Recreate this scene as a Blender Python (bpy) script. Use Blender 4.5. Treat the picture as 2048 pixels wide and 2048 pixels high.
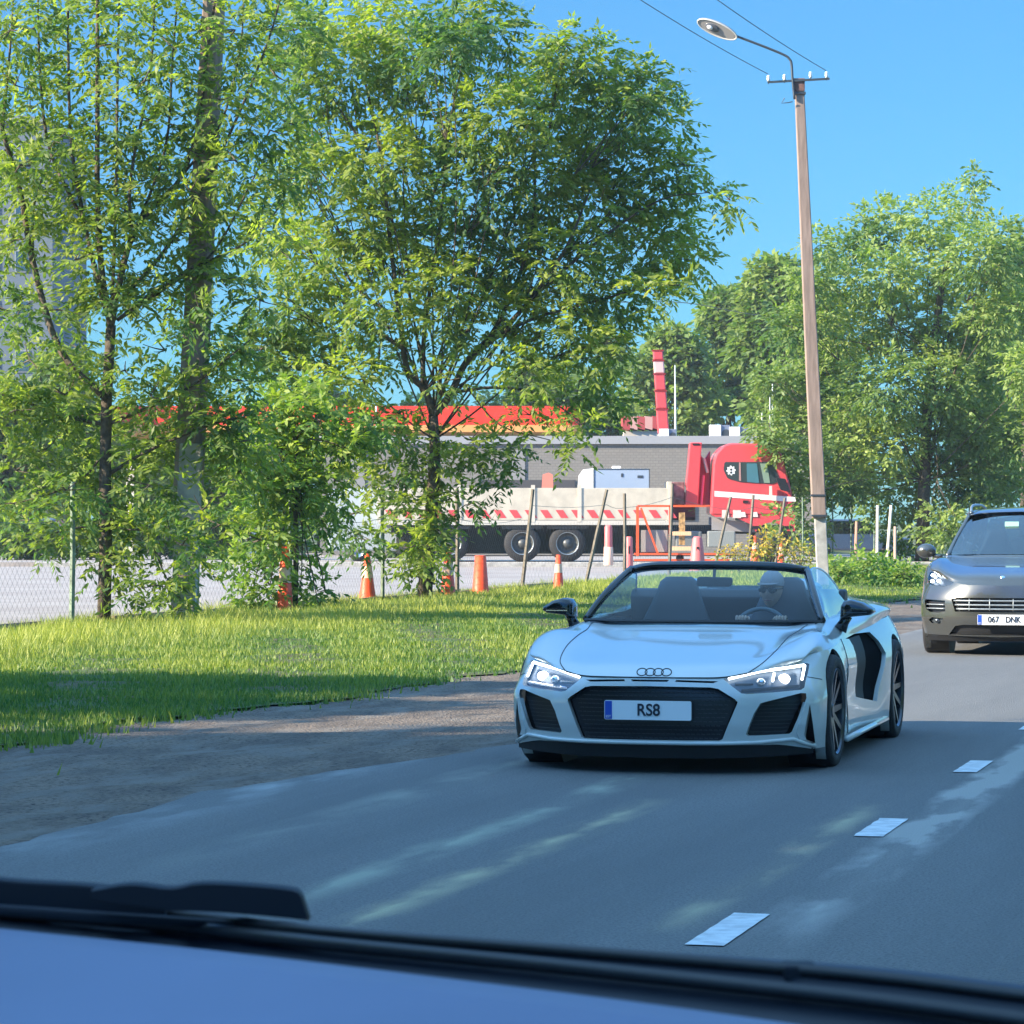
import bpy, math, random
import numpy as np
from mathutils import Vector, Matrix, geometry
for o in list(bpy.data.objects): bpy.data.objects.remove(o)
SC = bpy.context.scene
COL = SC.collection
R = math.radians
TH = R(14.8); CT, ST = math.cos(TH), math.sin(TH)      # the road runs 14.8 degrees to the right of the view
FP, HC = 6270.0, 1.49
# ---------------------------------------------------------------- camera
cd = bpy.data.cameras.new('camera'); cam = bpy.data.objects.new('camera', cd); COL.objects.link(cam)
cam.location = (0, 0, HC); cam.rotation_euler = (R(90), 0, 0)
cd.sensor_width = 36; cd.lens = 36 * FP / 2048; cd.shift_y = 21 / 2048
cd.clip_start = 0.1; cd.clip_end = 4000
cd.dof.use_dof = True; cd.dof.focus_distance = 20; cd.dof.aperture_fstop = 62
SC.camera = cam
# ---------------------------------------------------------------- sky and sun
SUN_EL, SUN_DIR = R(26), (0.94, 0.34)                   # direction the light travels over the ground
w = bpy.data.worlds.new('World'); SC.world = w; w.use_nodes = True
nt = w.node_tree; nt.nodes.clear()
sky = nt.nodes.new('ShaderNodeTexSky'); sky.sky_type = 'NISHITA'; sky.sun_disc = False
sky.sun_elevation = SUN_EL
sky.sun_rotation = math.atan2(-SUN_DIR[0], -SUN_DIR[1])
sky.air_density = 1.0; sky.dust_density = 0.0; sky.ozone_density = 6; sky.altitude = 50
bg = nt.nodes.new('ShaderNodeBackground'); bg.inputs[1].default_value = 0.15
# deep clear blue: the sky's own colour is held down towards the horizon
tcw = nt.nodes.new('ShaderNodeTexCoord'); sxw = nt.nodes.new('ShaderNodeSeparateXYZ'); nt.links.new(tcw.outputs['Generated'], sxw.inputs[0])
rmp = nt.nodes.new('ShaderNodeValToRGB'); nt.links.new(sxw.outputs[2], rmp.inputs[0])
rmp.color_ramp.elements[0].color = (.13, .26, .36, 1); rmp.color_ramp.elements[1].color = (2.6, 2.45, 1.8, 1); rmp.color_ramp.elements[1].position = .85
for p_, c_ in ((.06, (.125, .265, .335)), (.165, (.150, .295, .36)), (.42, (.36, .62, .80))):
    e_ = rmp.color_ramp.elements.new(p_); e_.color = (*c_, 1)
hs = nt.nodes.new('ShaderNodeVectorMath'); hs.operation = 'MULTIPLY'; nt.links.new(rmp.outputs[0], hs.inputs[1])
wo = nt.nodes.new('ShaderNodeOutputWorld')
nt.links.new(sky.outputs[0], hs.inputs[0]); nt.links.new(hs.outputs[0], bg.inputs[0]); nt.links.new(bg.outputs[0], wo.inputs[0])
sl = bpy.data.lights.new('sun', 'SUN'); sl.energy = 4.3; sl.angle = R(0.5); sl.color = (1.0, 0.85, 0.64)
so = bpy.data.objects.new('sun', sl); COL.objects.link(so)
sd = Vector((SUN_DIR[0] * math.cos(SUN_EL), SUN_DIR[1] * math.cos(SUN_EL), -math.sin(SUN_EL)))
so.rotation_euler = sd.to_track_quat('-Z', 'Y').to_euler(); so.location = (-20, -10, 30)
vs = SC.view_settings; vs.view_transform = 'Standard'; vs.look = 'None'; vs.gamma = 1; vs.exposure = 1.75
SC.render.engine = 'CYCLES'
# ---------------------------------------------------------------- helpers
def wpt(v, u, z=0.0):                                   # road coordinates (v right of camera, u along the road) -> world
    return Vector((v * CT + u * ST, -v * ST + u * CT, z))
def at(px, py, Y):                                      # a place in the scene at depth Y
    return Vector(((px - 1024) * Y / FP, Y, HC - (py - 1045) * Y / FP))
def tag(o, label=None, cat=None, group=None, kind=None):
    if label: o['label'] = label
    if cat: o['category'] = cat
    if group: o['group'] = group
    if kind: o['kind'] = kind
    return o
def empty(name, loc, rz=0, **k):
    o = bpy.data.objects.new(name, None); COL.objects.link(o); o.location = loc; o.rotation_euler = (0, 0, rz); o.empty_display_size = .2
    return tag(o, **k)
def mesh(name, V, Fc, mat=None, parent=None, smooth=False, bevel=0, mi=None, auto=None):
    m = bpy.data.meshes.new(name); m.from_pydata([tuple(v) for v in V], [], [tuple(f) for f in Fc])
    mats = mat if isinstance(mat, (list, tuple)) else [mat]
    for q in mats: m.materials.append(q)
    if mi is not None: m.polygons.foreach_set('material_index', mi)
    if smooth: m.polygons.foreach_set('use_smooth', [True] * len(m.polygons))
    m.update()
    o = bpy.data.objects.new(name, m); COL.objects.link(o)
    if parent: o.parent = parent
    if bevel:
        b = o.modifiers.new('b', 'BEVEL'); b.width = bevel; b.segments = 2; b.limit_method = 'ANGLE'; b.angle_limit = R(40)
    return o
class MB:
    def __init__(s): s.v = []; s.f = []
    def add(s, V, Fc):
        n = len(s.v); s.v += [Vector(v) for v in V]; s.f += [tuple(i + n for i in f) for f in Fc]; return s
    def box(s, x0, x1, y0, y1, z0, z1, M=None):
        V = [Vector((x, y, z)) for z in (z0, z1) for y in (y0, y1) for x in (x0, x1)]
        if M: V = [M @ v for v in V]
        return s.add(V, [(0, 2, 3, 1), (4, 5, 7, 6), (0, 1, 5, 4), (2, 6, 7, 3), (0, 4, 6, 2), (1, 3, 7, 5)])
    def prism(s, poly, a, b, axis='y'):                 # 2D outline extruded from a to b along an axis
        def P(p, t): return {'y': (p[0], t, p[1]), 'x': (t, p[0], p[1]), 'z': (p[0], p[1], t)}[axis]
        n = len(poly); V = [P(p, a) for p in poly] + [P(p, b) for p in poly]
        return s.add(V, [tuple(range(n)), tuple(range(2 * n - 1, n - 1, -1))] + [(i, i + n, (i + 1) % n + n, (i + 1) % n) for i in range(n)])
    def tube(s, pts, rad, n=8, cap=True):
        pts = [Vector(p) for p in pts]; k = len(pts)
        if not hasattr(rad, '__len__'): rad = [rad] * k
        V = []; up = None
        for i, p in enumerate(pts):
            d = (pts[min(i + 1, k - 1)] - pts[max(i - 1, 0)])
            d = d.normalized() if d.length > 1e-9 else Vector((0, 0, 1))
            if up is None: up = d.orthogonal().normalized()
            up = (up - d * up.dot(d)); up = up.normalized() if up.length > 1e-6 else d.orthogonal().normalized()
            sd_ = d.cross(up)
            for j in range(n):
                a = 2 * math.pi * j / n; V.append(p + (up * math.cos(a) + sd_ * math.sin(a)) * rad[i])
        Fc = [(i * n + j, i * n + (j + 1) % n, (i + 1) * n + (j + 1) % n, (i + 1) * n + j) for i in range(k - 1) for j in range(n)]
        if cap: Fc += [tuple(range(n - 1, -1, -1)), tuple((k - 1) * n + j for j in range(n))]
        return s.add(V, Fc)
    def lathe(s, prof, c=(0, 0, 0), n=24, axis='z'):    # profile of (radius, height)
        V = []
        for r, h in prof:
            for j in range(n):
                a = 2 * math.pi * j / n; p = (r * math.cos(a), r * math.sin(a), h)
                if axis == 'x': p = (h, r * math.cos(a), r * math.sin(a))
                if axis == 'y': p = (r * math.cos(a), h, r * math.sin(a))
                V.append(Vector(p) + Vector(c))
        k = len(prof)
        return s.add(V, [(i * n + j, i * n + (j + 1) % n, (i + 1) * n + (j + 1) % n, (i + 1) * n + j) for i in range(k - 1) for j in range(n)])
    def ell(s, c, r, nu=14, nv=9, M=None):
        V = []; 
        for i in range(nv + 1):
            t = math.pi * i / nv
            for j in range(nu):
                a = 2 * math.pi * j / nu
                p = Vector((r[0] * math.sin(t) * math.cos(a), r[1] * math.sin(t) * math.sin(a), r[2] * math.cos(t)))
                if M: p = M @ p
                V.append(p + Vector(c))
        return s.add(V, [(i * nu + j, (i + 1) * nu + j, (i + 1) * nu + (j + 1) % nu, i * nu + (j + 1) % nu) for i in range(nv) for j in range(nu)])
    def build(s, name, mat, parent=None, smooth=False, bevel=0): return mesh(name, s.v, s.f, mat, parent, smooth, bevel)
def sm(t): t = min(1, max(0, t)); return t * t * (3 - 2 * t)
def lerp(tab, x):
    if x <= tab[0][0]: return tab[0][1]
    for (a, p), (b, q) in zip(tab, tab[1:]):
        if x <= b: return p + (q - p) * (x - a) / (b - a)
    return tab[-1][1]
def crom(P, sub):                                       # Catmull-Rom through rows of P (n,...) 
    P = np.asarray(P, float); n = len(P); out = []
    for i in range(n - 1):
        p0 = P[i - 1] if i > 0 else 2 * P[0] - P[1]; p3 = P[i + 2] if i + 2 < n else 2 * P[-1] - P[-2]
        p1, p2 = P[i], P[i + 1]
        for k in range(sub):
            t = k / sub; out.append(.5 * (2 * p1 + (p2 - p0) * t + (2 * p0 - 5 * p1 + 4 * p2 - p3) * t * t + (3 * p1 - p0 - 3 * p2 + p3) * t ** 3))
    out.append(P[-1]); return np.array(out)
def grid_mesh(G, skip=None):                            # G: (r,c,3) -> verts, quads
    r, c = G.shape[:2]; V = G.reshape(-1, 3)
    Fc = [(i * c + j, i * c + j + 1, (i + 1) * c + j + 1, (i + 1) * c + j) for i in range(r - 1) for j in range(c - 1) if not (skip and skip(G[i, j], G[i + 1, j + 1]))]
    return V, Fc
def copy_tree(o, parent=None):
    c = o.copy(); COL.objects.link(c)
    if parent: c.parent = parent
    for ch in [x for x in list(o.children)]: copy_tree(ch, c)
    return c
# ---------------------------------------------------------------- materials
def N(nt, t, **k):
    n = nt.nodes.new(t)
    for a, b in k.items(): setattr(n, a, b)
    return n
def mat(name, col, rough=.6, metal=0, coat=0, var=0, vscale=20, bump=0, bscale=200, emis=None, estr=0, spec=None, col2=None, alpha=None, detail=4, stretch=None, croughn=.03):
    m = bpy.data.materials.new(name); m.use_nodes = True; nt = m.node_tree; b = nt.nodes['Principled BSDF']
    b.inputs['Base Color'].default_value = (*col, 1); b.inputs['Roughness'].default_value = rough; b.inputs['Metallic'].default_value = metal
    b.inputs['Coat Weight'].default_value = coat; b.inputs['Coat Roughness'].default_value = croughn
    if spec is not None: b.inputs['Specular IOR Level'].default_value = spec
    if emis: b.inputs['Emission Color'].default_value = (*emis, 1); b.inputs['Emission Strength'].default_value = estr
    tc = N(nt, 'ShaderNodeTexCoord'); src = tc.outputs['Object']
    if stretch:
        mp = N(nt, 'ShaderNodeMapping'); mp.inputs['Scale'].default_value = stretch; nt.links.new(src, mp.inputs[0]); src = mp.outputs[0]
    if var or col2:
        no = N(nt, 'ShaderNodeTexNoise'); no.inputs['Scale'].default_value = vscale; no.inputs['Detail'].default_value = detail; nt.links.new(src, no.inputs['Vector'])
        cr = N(nt, 'ShaderNodeValToRGB'); e = cr.color_ramp.elements
        e[0].position = .36; e[1].position = .64
        c2 = col2 or tuple(min(1, c * (1 + var)) for c in col); c1 = tuple(c * (1 - var) for c in col) if not col2 else col
        e[0].color = (*c1, 1); e[1].color = (*c2, 1); nt.links.new(no.outputs[0], cr.inputs[0]); nt.links.new(cr.outputs[0], b.inputs['Base Color'])
    if bump:
        n2 = N(nt, 'ShaderNodeTexNoise'); n2.inputs['Scale'].default_value = bscale; n2.inputs['Detail'].default_value = 3; nt.links.new(tc.outputs['Object'], n2.inputs['Vector'])
        bp = N(nt, 'ShaderNodeBump'); bp.inputs['Strength'].default_value = bump; bp.inputs['Distance'].default_value = .02; nt.links.new(n2.outputs[0], bp.inputs['Height']); nt.links.new(bp.outputs[0], b.inputs['Normal'])
    return m
def glass_mat(name, tint, trans=.7, rough=.0, gloss=(1, 1, 1), low=.03, ior=1.5):
    m = bpy.data.materials.new(name); m.use_nodes = True; nt = m.node_tree; nt.nodes.clear()
    tr = N(nt, 'ShaderNodeBsdfTransparent'); tr.inputs[0].default_value = (*tint, 1)
    gl = N(nt, 'ShaderNodeBsdfGlossy'); gl.inputs['Roughness'].default_value = rough; gl.inputs[0].default_value = (*gloss, 1)
    fr = N(nt, 'ShaderNodeFresnel'); fr.inputs[0].default_value = ior
    mr = N(nt, 'ShaderNodeMapRange'); mr.inputs[1].default_value = 0; mr.inputs[2].default_value = 1; mr.inputs[3].default_value = 1 - trans - (1 - trans) + low; mr.inputs[4].default_value = 1
    mx = N(nt, 'ShaderNodeMixShader'); ou = N(nt, 'ShaderNodeOutputMaterial')
    nt.links.new(fr.outputs[0], mr.inputs[0]); nt.links.new(mr.outputs[0], mx.inputs[0]); nt.links.new(tr.outputs[0], mx.inputs[1]); nt.links.new(gl.outputs[0], mx.inputs[2]); nt.links.new(mx.outputs[0], ou.inputs[0])
    return m
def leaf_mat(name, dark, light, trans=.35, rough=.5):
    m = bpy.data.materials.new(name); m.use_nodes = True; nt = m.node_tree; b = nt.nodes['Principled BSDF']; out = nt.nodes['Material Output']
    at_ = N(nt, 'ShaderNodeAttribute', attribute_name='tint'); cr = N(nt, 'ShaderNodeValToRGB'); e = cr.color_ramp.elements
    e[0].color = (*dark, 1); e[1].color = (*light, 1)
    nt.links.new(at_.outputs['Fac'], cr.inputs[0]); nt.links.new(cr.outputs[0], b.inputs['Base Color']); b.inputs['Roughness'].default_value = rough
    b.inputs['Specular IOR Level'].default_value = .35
    tl = N(nt, 'ShaderNodeBsdfTranslucent'); mu = N(nt, 'ShaderNodeMix', data_type='RGBA', blend_type='MULTIPLY'); mu.inputs[0].default_value = 1
    mu.inputs[7].default_value = (1.2, 1.4, .45, 1); nt.links.new(cr.outputs[0], mu.inputs[6]); nt.links.new(mu.outputs[2], tl.inputs[0])
    mx = N(nt, 'ShaderNodeMixShader'); mx.inputs[0].default_value = trans
    nt.links.new(b.outputs[0], mx.inputs[1]); nt.links.new(tl.outputs[0], mx.inputs[2]); nt.links.new(mx.outputs[0], out.inputs[0])
    return m
M = {}
M['bark'] = mat('bark', (.085, .068, .05), .9, var=.4, vscale=14, bump=.6, bscale=40)
M['concrete'] = mat('pole_concrete', (.27, .20, .165), .85, var=.18, vscale=5, bump=.2, bscale=60, stretch=(3, 3, .35))
M['concrete_grey'] = mat('stub_concrete', (.38, .37, .34), .9, var=.2, vscale=6, bump=.2, bscale=60)
M['steel'] = mat('galvanised_steel', (.32, .36, .38), .45, metal=.7, var=.15)
M['dark_steel'] = mat('dark_steel', (.06, .075, .09), .5, metal=.4)
M['black'] = mat('black_plastic', (.012, .013, .015), .45)
M['gloss_black'] = mat('gloss_black', (.008, .009, .012), .12, coat=.6)
M['rubber'] = mat('tyre_rubber', (.018, .018, .02), .75, bump=.3, bscale=90)
M['rim'] = mat('rim_alloy', (.10, .105, .115), .28, metal=.9)
M['rim_light'] = mat('rim_bright', (.45, .46, .48), .22, metal=.9)
M['chrome'] = mat('chrome', (.75, .77, .8), .12, metal=1)
M['white'] = mat('white_paint', (.78, .78, .76), .45)
M['paint_r'] = mat('pale_silver_paint', (.54, .58, .57), .42, metal=.15, coat=1, croughn=.06)
M['paint_s'] = mat('grey_brown_paint', (.105, .11, .105), .26, metal=.7, coat=1)
M['grille'] = mat('grille_mesh', (.012, .012, .016), .35)
M['void'] = mat('dark_opening', (.006, .007, .009), .95, spec=.05)
M['pale_grey'] = mat('pale_grey_paint', (.36, .42, .46), .45)
M['leather'] = mat('black_leather', (.025, .028, .035), .5)
M['plate'] = mat('plate_white', (.72, .76, .78), .4)
M['plate_blue'] = mat('plate_blue', (.012, .07, .42), .4)
M['lamp'] = mat('lamp_light', (.9, .95, 1), .2, emis=(1, .97, .92), estr=2.2)
M['lamp_dim'] = mat('running_light', (.9, .95, 1), .2, emis=(.92, .97, 1), estr=1.3)
M['reflector'] = mat('lamp_reflector', (.10, .115, .135), .3, metal=.8)
M['glass'] = glass_mat('windscreen_glass', (.72, .84, .88), low=.012, ior=1.34)
M['glass_side'] = glass_mat('side_glass', (.45, .62, .62), low=.28)
M['glass_dark'] = glass_mat('tinted_glass', (.20, .30, .38), low=.16)
M['lens'] = glass_mat('lamp_cover', (.9, .95, 1), low=.03)
M['red'] = mat('red_paint', (.62, .07, .08), .35, coat=.4, var=.06)
M['orange'] = mat('cone_orange', (.80, .085, .02), .5, var=.12, vscale=8)
M['refl_white'] = mat('cone_white', (.80, .50, .36), .5)
M['wood'] = mat('weathered_wood', (.17, .145, .11), .85, var=.3, vscale=20, stretch=(1, 1, .1))
M['skin'] = mat('skin', (.66, .38, .27), .5)
M['galv_green'] = mat('painted_green_steel', (.16, .22, .15), .6, var=.3, vscale=9)
# ---------------------------------------------------------------- ground, road, shoulder, verge, yard
def vu_sheet(name, m, vs_, us_, zf, kind='structure', edge=None):
    V = []; 
    for u in us_:
        for i, v in enumerate(vs_):
            vv = v + (edge(u, i, len(vs_)) if edge else 0)
            V.append((vv, u, zf(vv, u)))
    c = len(vs_); Fc = [(i * c + j, i * c + j + 1, (i + 1) * c + j + 1, (i + 1) * c + j) for i in range(len(us_) - 1) for j in range(c - 1)]
    o = mesh(name, V, Fc, m, smooth=True); o.rotation_euler = (0, 0, -TH); tag(o, kind=kind); return o
def n1(x, s=0): return math.sin(x * 1.3 + s) * .5 + math.sin(x * 3.1 + s * 2.3) * .3 + math.sin(x * 7.7 + s * 1.7) * .2
def ground_mat(name, cols, scales, rough=.95, bump=.5, bscale=60, streak=None):
    m = bpy.data.materials.new(name); m.use_nodes = True; nt = m.node_tree; b = nt.nodes['Principled BSDF']; b.inputs['Roughness'].default_value = rough; b.inputs['Specular IOR Level'].default_value = .3
    tc = N(nt, 'ShaderNodeTexCoord'); prev = None
    for k, (c, s) in enumerate(zip(cols[1:], scales)):
        no = N(nt, 'ShaderNodeTexNoise'); no.inputs['Scale'].default_value = s[0]; no.inputs['Detail'].default_value = 6; no.inputs['Roughness'].default_value = .65
        if len(s) > 3:
            mp = N(nt, 'ShaderNodeMapping'); mp.inputs['Scale'].default_value = s[3]; nt.links.new(tc.outputs['Object'], mp.inputs[0]); nt.links.new(mp.outputs[0], no.inputs['Vector'])
        else: nt.links.new(tc.outputs['Object'], no.inputs['Vector'])
        cr = N(nt, 'ShaderNodeValToRGB'); cr.color_ramp.elements[0].position = s[1]; cr.color_ramp.elements[1].position = s[2]; nt.links.new(no.outputs[0], cr.inputs[0])
        mx = N(nt, 'ShaderNodeMix', data_type='RGBA'); nt.links.new(cr.outputs[0], mx.inputs[0])
        if prev is None: mx.inputs[6].default_value = (*cols[0], 1)
        else: nt.links.new(prev, mx.inputs[6])
        mx.inputs[7].default_value = (*c, 1); prev = mx.outputs[2]
    if streak:                                           # worn or dusty bands, and sun flecks painted into the colour, that follow the road: (v centre, half width, colour, u0, u1, strength)
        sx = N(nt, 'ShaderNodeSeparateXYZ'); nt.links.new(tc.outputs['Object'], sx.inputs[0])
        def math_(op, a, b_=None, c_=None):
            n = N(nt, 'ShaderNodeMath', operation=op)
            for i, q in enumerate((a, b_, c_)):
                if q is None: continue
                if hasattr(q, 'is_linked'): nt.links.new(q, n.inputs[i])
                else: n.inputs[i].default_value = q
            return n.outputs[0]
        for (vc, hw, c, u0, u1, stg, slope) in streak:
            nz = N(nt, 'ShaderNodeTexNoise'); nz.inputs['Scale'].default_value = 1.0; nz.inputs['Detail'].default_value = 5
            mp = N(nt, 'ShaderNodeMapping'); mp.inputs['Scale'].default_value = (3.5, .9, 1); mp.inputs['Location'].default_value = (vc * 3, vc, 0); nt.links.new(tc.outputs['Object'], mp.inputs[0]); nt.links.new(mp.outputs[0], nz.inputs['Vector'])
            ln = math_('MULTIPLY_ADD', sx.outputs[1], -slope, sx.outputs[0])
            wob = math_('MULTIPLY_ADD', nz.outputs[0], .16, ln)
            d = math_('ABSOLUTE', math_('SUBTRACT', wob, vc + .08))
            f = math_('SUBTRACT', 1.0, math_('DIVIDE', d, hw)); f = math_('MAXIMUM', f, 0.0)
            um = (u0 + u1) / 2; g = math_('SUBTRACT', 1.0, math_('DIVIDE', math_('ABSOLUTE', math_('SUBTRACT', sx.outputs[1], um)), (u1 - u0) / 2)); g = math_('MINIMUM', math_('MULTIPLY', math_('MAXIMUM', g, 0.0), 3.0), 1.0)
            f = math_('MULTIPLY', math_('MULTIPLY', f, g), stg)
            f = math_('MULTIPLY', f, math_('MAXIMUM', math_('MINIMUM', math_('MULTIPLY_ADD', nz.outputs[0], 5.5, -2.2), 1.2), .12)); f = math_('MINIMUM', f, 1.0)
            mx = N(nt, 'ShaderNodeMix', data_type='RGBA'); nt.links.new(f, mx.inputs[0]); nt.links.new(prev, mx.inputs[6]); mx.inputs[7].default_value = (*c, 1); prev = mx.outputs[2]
    nt.links.new(prev, b.inputs['Base Color'])
    n2 = N(nt, 'ShaderNodeTexNoise'); n2.inputs['Scale'].default_value = bscale; n2.inputs['Detail'].default_value = 6; nt.links.new(tc.outputs['Object'], n2.inputs['Vector'])
    bp = N(nt, 'ShaderNodeBump'); bp.inputs['Strength'].default_value = bump; bp.inputs['Distance'].default_value = .03; nt.links.new(n2.outputs[0], bp.inputs['Height']); nt.links.new(bp.outputs[0], b.inputs['Normal'])
    return m
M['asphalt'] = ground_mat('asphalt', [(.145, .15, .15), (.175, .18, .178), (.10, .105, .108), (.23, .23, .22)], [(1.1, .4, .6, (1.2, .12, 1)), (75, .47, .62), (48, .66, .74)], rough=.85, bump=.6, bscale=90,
    streak=[(-5.75, .30, (.30, .32, .32), 8, 60, .8, 0), (-1.93, .18, (.34, .34, .32), 9.5, 45, 2.6, 0), (-2.36, .13, (.36, .34, .24), 11, 16.5, 1.0, .0), (-3.52, .14, (.40, .37, .25), 10.5, 16.5, 1.1, 0), (-3.95, .15, (.30, .32, .26), 11, 19, 1.0, 0), (-4.9, .2, (.25, .26, .23), 12, 30, .8, 0)])  # the yellowish bands are the painted sun flecks
M['dirt'] = ground_mat('dirt', [(.135, .11, .09), (.22, .175, .135), (.05, .042, .036), (.20, .18, .155)], [(2.5, .4, .6, (1, .35, 1)), (30, .5, .64), (3, .5, .66, (1, .3, 1))], bump=1.2, bscale=45)
M['soil'] = ground_mat('soil', [(.09, .085, .04), (.06, .10, .03), (.15, .13, .08)], [(1.2, .4, .6), (8, .55, .7)], bump=1, bscale=30)
M['yard'] = ground_mat('yard_paving', [(.30, .265, .24), (.36, .325, .295), (.25, .23, .215)], [(.35, .4, .6), (3, .5, .7)], rough=.9, bump=.2)
M['far_ground'] = ground_mat('far_ground', [(.07, .10, .035), (.11, .12, .055)], [(.08, .4, .6)], bump=.3, bscale=3)
tag(mesh('ground', [(-900, -200, -.06), (900, -200, -.06), (900, 2500, -.06), (-900, 2500, -.06)], [(0, 1, 2, 3)], M['far_ground']), kind='structure')
us_ = [i * .25 for i in range(-40, 160)] + [40 + i * 1.5 for i in range(0, 120)]
def road_edge(u, i, n): return (n1(u * 1.1) * .07 + n1(u * 4, 2) * .035 + n1(u * 13, 1) * .015 + lerp([(10, -.1), (16, -.25), (18, .0), (20.5, .5), (26, .7), (36, .15)], u)) if i == 0 else 0
vu_sheet('shoulder', M['dirt'], [-9.3, -8.6, -8.2, -7.8, -7.2, -6.6, -6.1, -5.5, -4.8], us_, lambda v, u: .0 + (.015 * n1(u * 3 + v * 5) + .01 * n1(u * 9 - v * 13)) * sm((-5.4 - v) / .6))
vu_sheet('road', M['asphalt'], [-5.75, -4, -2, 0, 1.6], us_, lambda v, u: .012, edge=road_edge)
vu_sheet('shoulder_right', M['dirt'], [1.5, 2.5, 3.5], us_, lambda v, u: .0)
def bank(v, u):
    a = sm((-8.0 - v) / 3.2); b_ = sm((v + 17.1) / 2.5)
    return .015 + .07 * a * (.25 + .75 * b_) + .03 * n1(u * .9 + v * 2.1) * a + .018 * n1(u * 3.3 - v * 4) * a
vvs = [-18.2 + .35 * i for i in range(30)]
def verge_edge(u, i, n): return lerp([(19, -.6), (22.5, -.5), (27, 0)], u) * sm((i - n + 6) / 5) + (n1(u * .8, 1) * .25 + n1(u * 3.4, 3) * .1) * sm((i - n + 5) / 4)
vu_sheet('verge', M['soil'], vvs, [10 + .4 * i for i in range(150)] + [70 + 1.5 * i for i in range(60)], bank, edge=verge_edge)
vu_sheet('yard', M['yard'], [-75, -50, -30, -22, -18, -17.2], [-10 + 4 * i for i in range(40)], lambda v, u: .008)
vu_sheet('right_verge', M['soil'], [3.3, 4, 6, 10, 30], [-40 + 4 * i for i in range(60)], lambda v, u: .02 + .4 * sm((v - 3.3) / 5))
# raised strip in the yard where the lorry stands
mb = MB().box(-16, 14.5, 105.2, 105.5, -.05, .16); tag(mb.build('kerb', M['concrete_grey'], bevel=.02), kind='structure')
tag(MB().box(-70, 60, 105.5, 124, -.05, .155).build('pavement', M['yard']), kind='structure')
# painted centre dashes
dm = mat('road_paint', (.62, .66, .68), .7, col2=(.45, .48, .50), vscale=14, bump=.2)
for k in range(-1, 24):
    u = 11.2 + 3.92 * k; V = []; n = 8
    for i in range(n + 1):
        t = i / n; e = .006 * n1(i * 2.1 + k); V += [(-2.215 + e, u - .46 + .92 * t, .017), (-2.075 + e * .5, u - .46 + .92 * t + .01 * n1(k + i), .017)]
    o = mesh('lane_marking', V, [(2 * i, 2 * i + 1, 2 * i + 3, 2 * i + 2) for i in range(n)], dm); o.rotation_euler = (0, 0, -TH); tag(o, kind='structure')
# ---------------------------------------------------------------- grass blades
M['grass'] = leaf_mat('grass_blades', (.06, .15, .035), (.40, .42, .08), trans=.3)
def leaf_object(name, V, nper, tint, m, parent=None, kind=None):
    n = len(V) // nper; me = bpy.data.meshes.new(name)
    me.vertices.add(len(V)); me.vertices.foreach_set('co', V.astype(np.float32).ravel())
    me.loops.add(len(V)); me.loops.foreach_set('vertex_index', np.arange(len(V), dtype=np.int32))
    me.polygons.add(n); me.polygons.foreach_set('loop_start', np.arange(0, len(V), nper, dtype=np.int32)); me.polygons.foreach_set('loop_total', np.full(n, nper, dtype=np.int32))
    me.update(calc_edges=True)
    a = me.attributes.new('tint', 'FLOAT', 'POINT'); a.data.foreach_set('value', np.repeat(tint, nper).astype(np.float32))
    me.materials.append(m); o = bpy.data.objects.new(name, me); COL.objects.link(o)
    if parent: o.parent = parent
    if kind: o['kind'] = kind
    return o
rng = np.random.default_rng(5)
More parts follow.
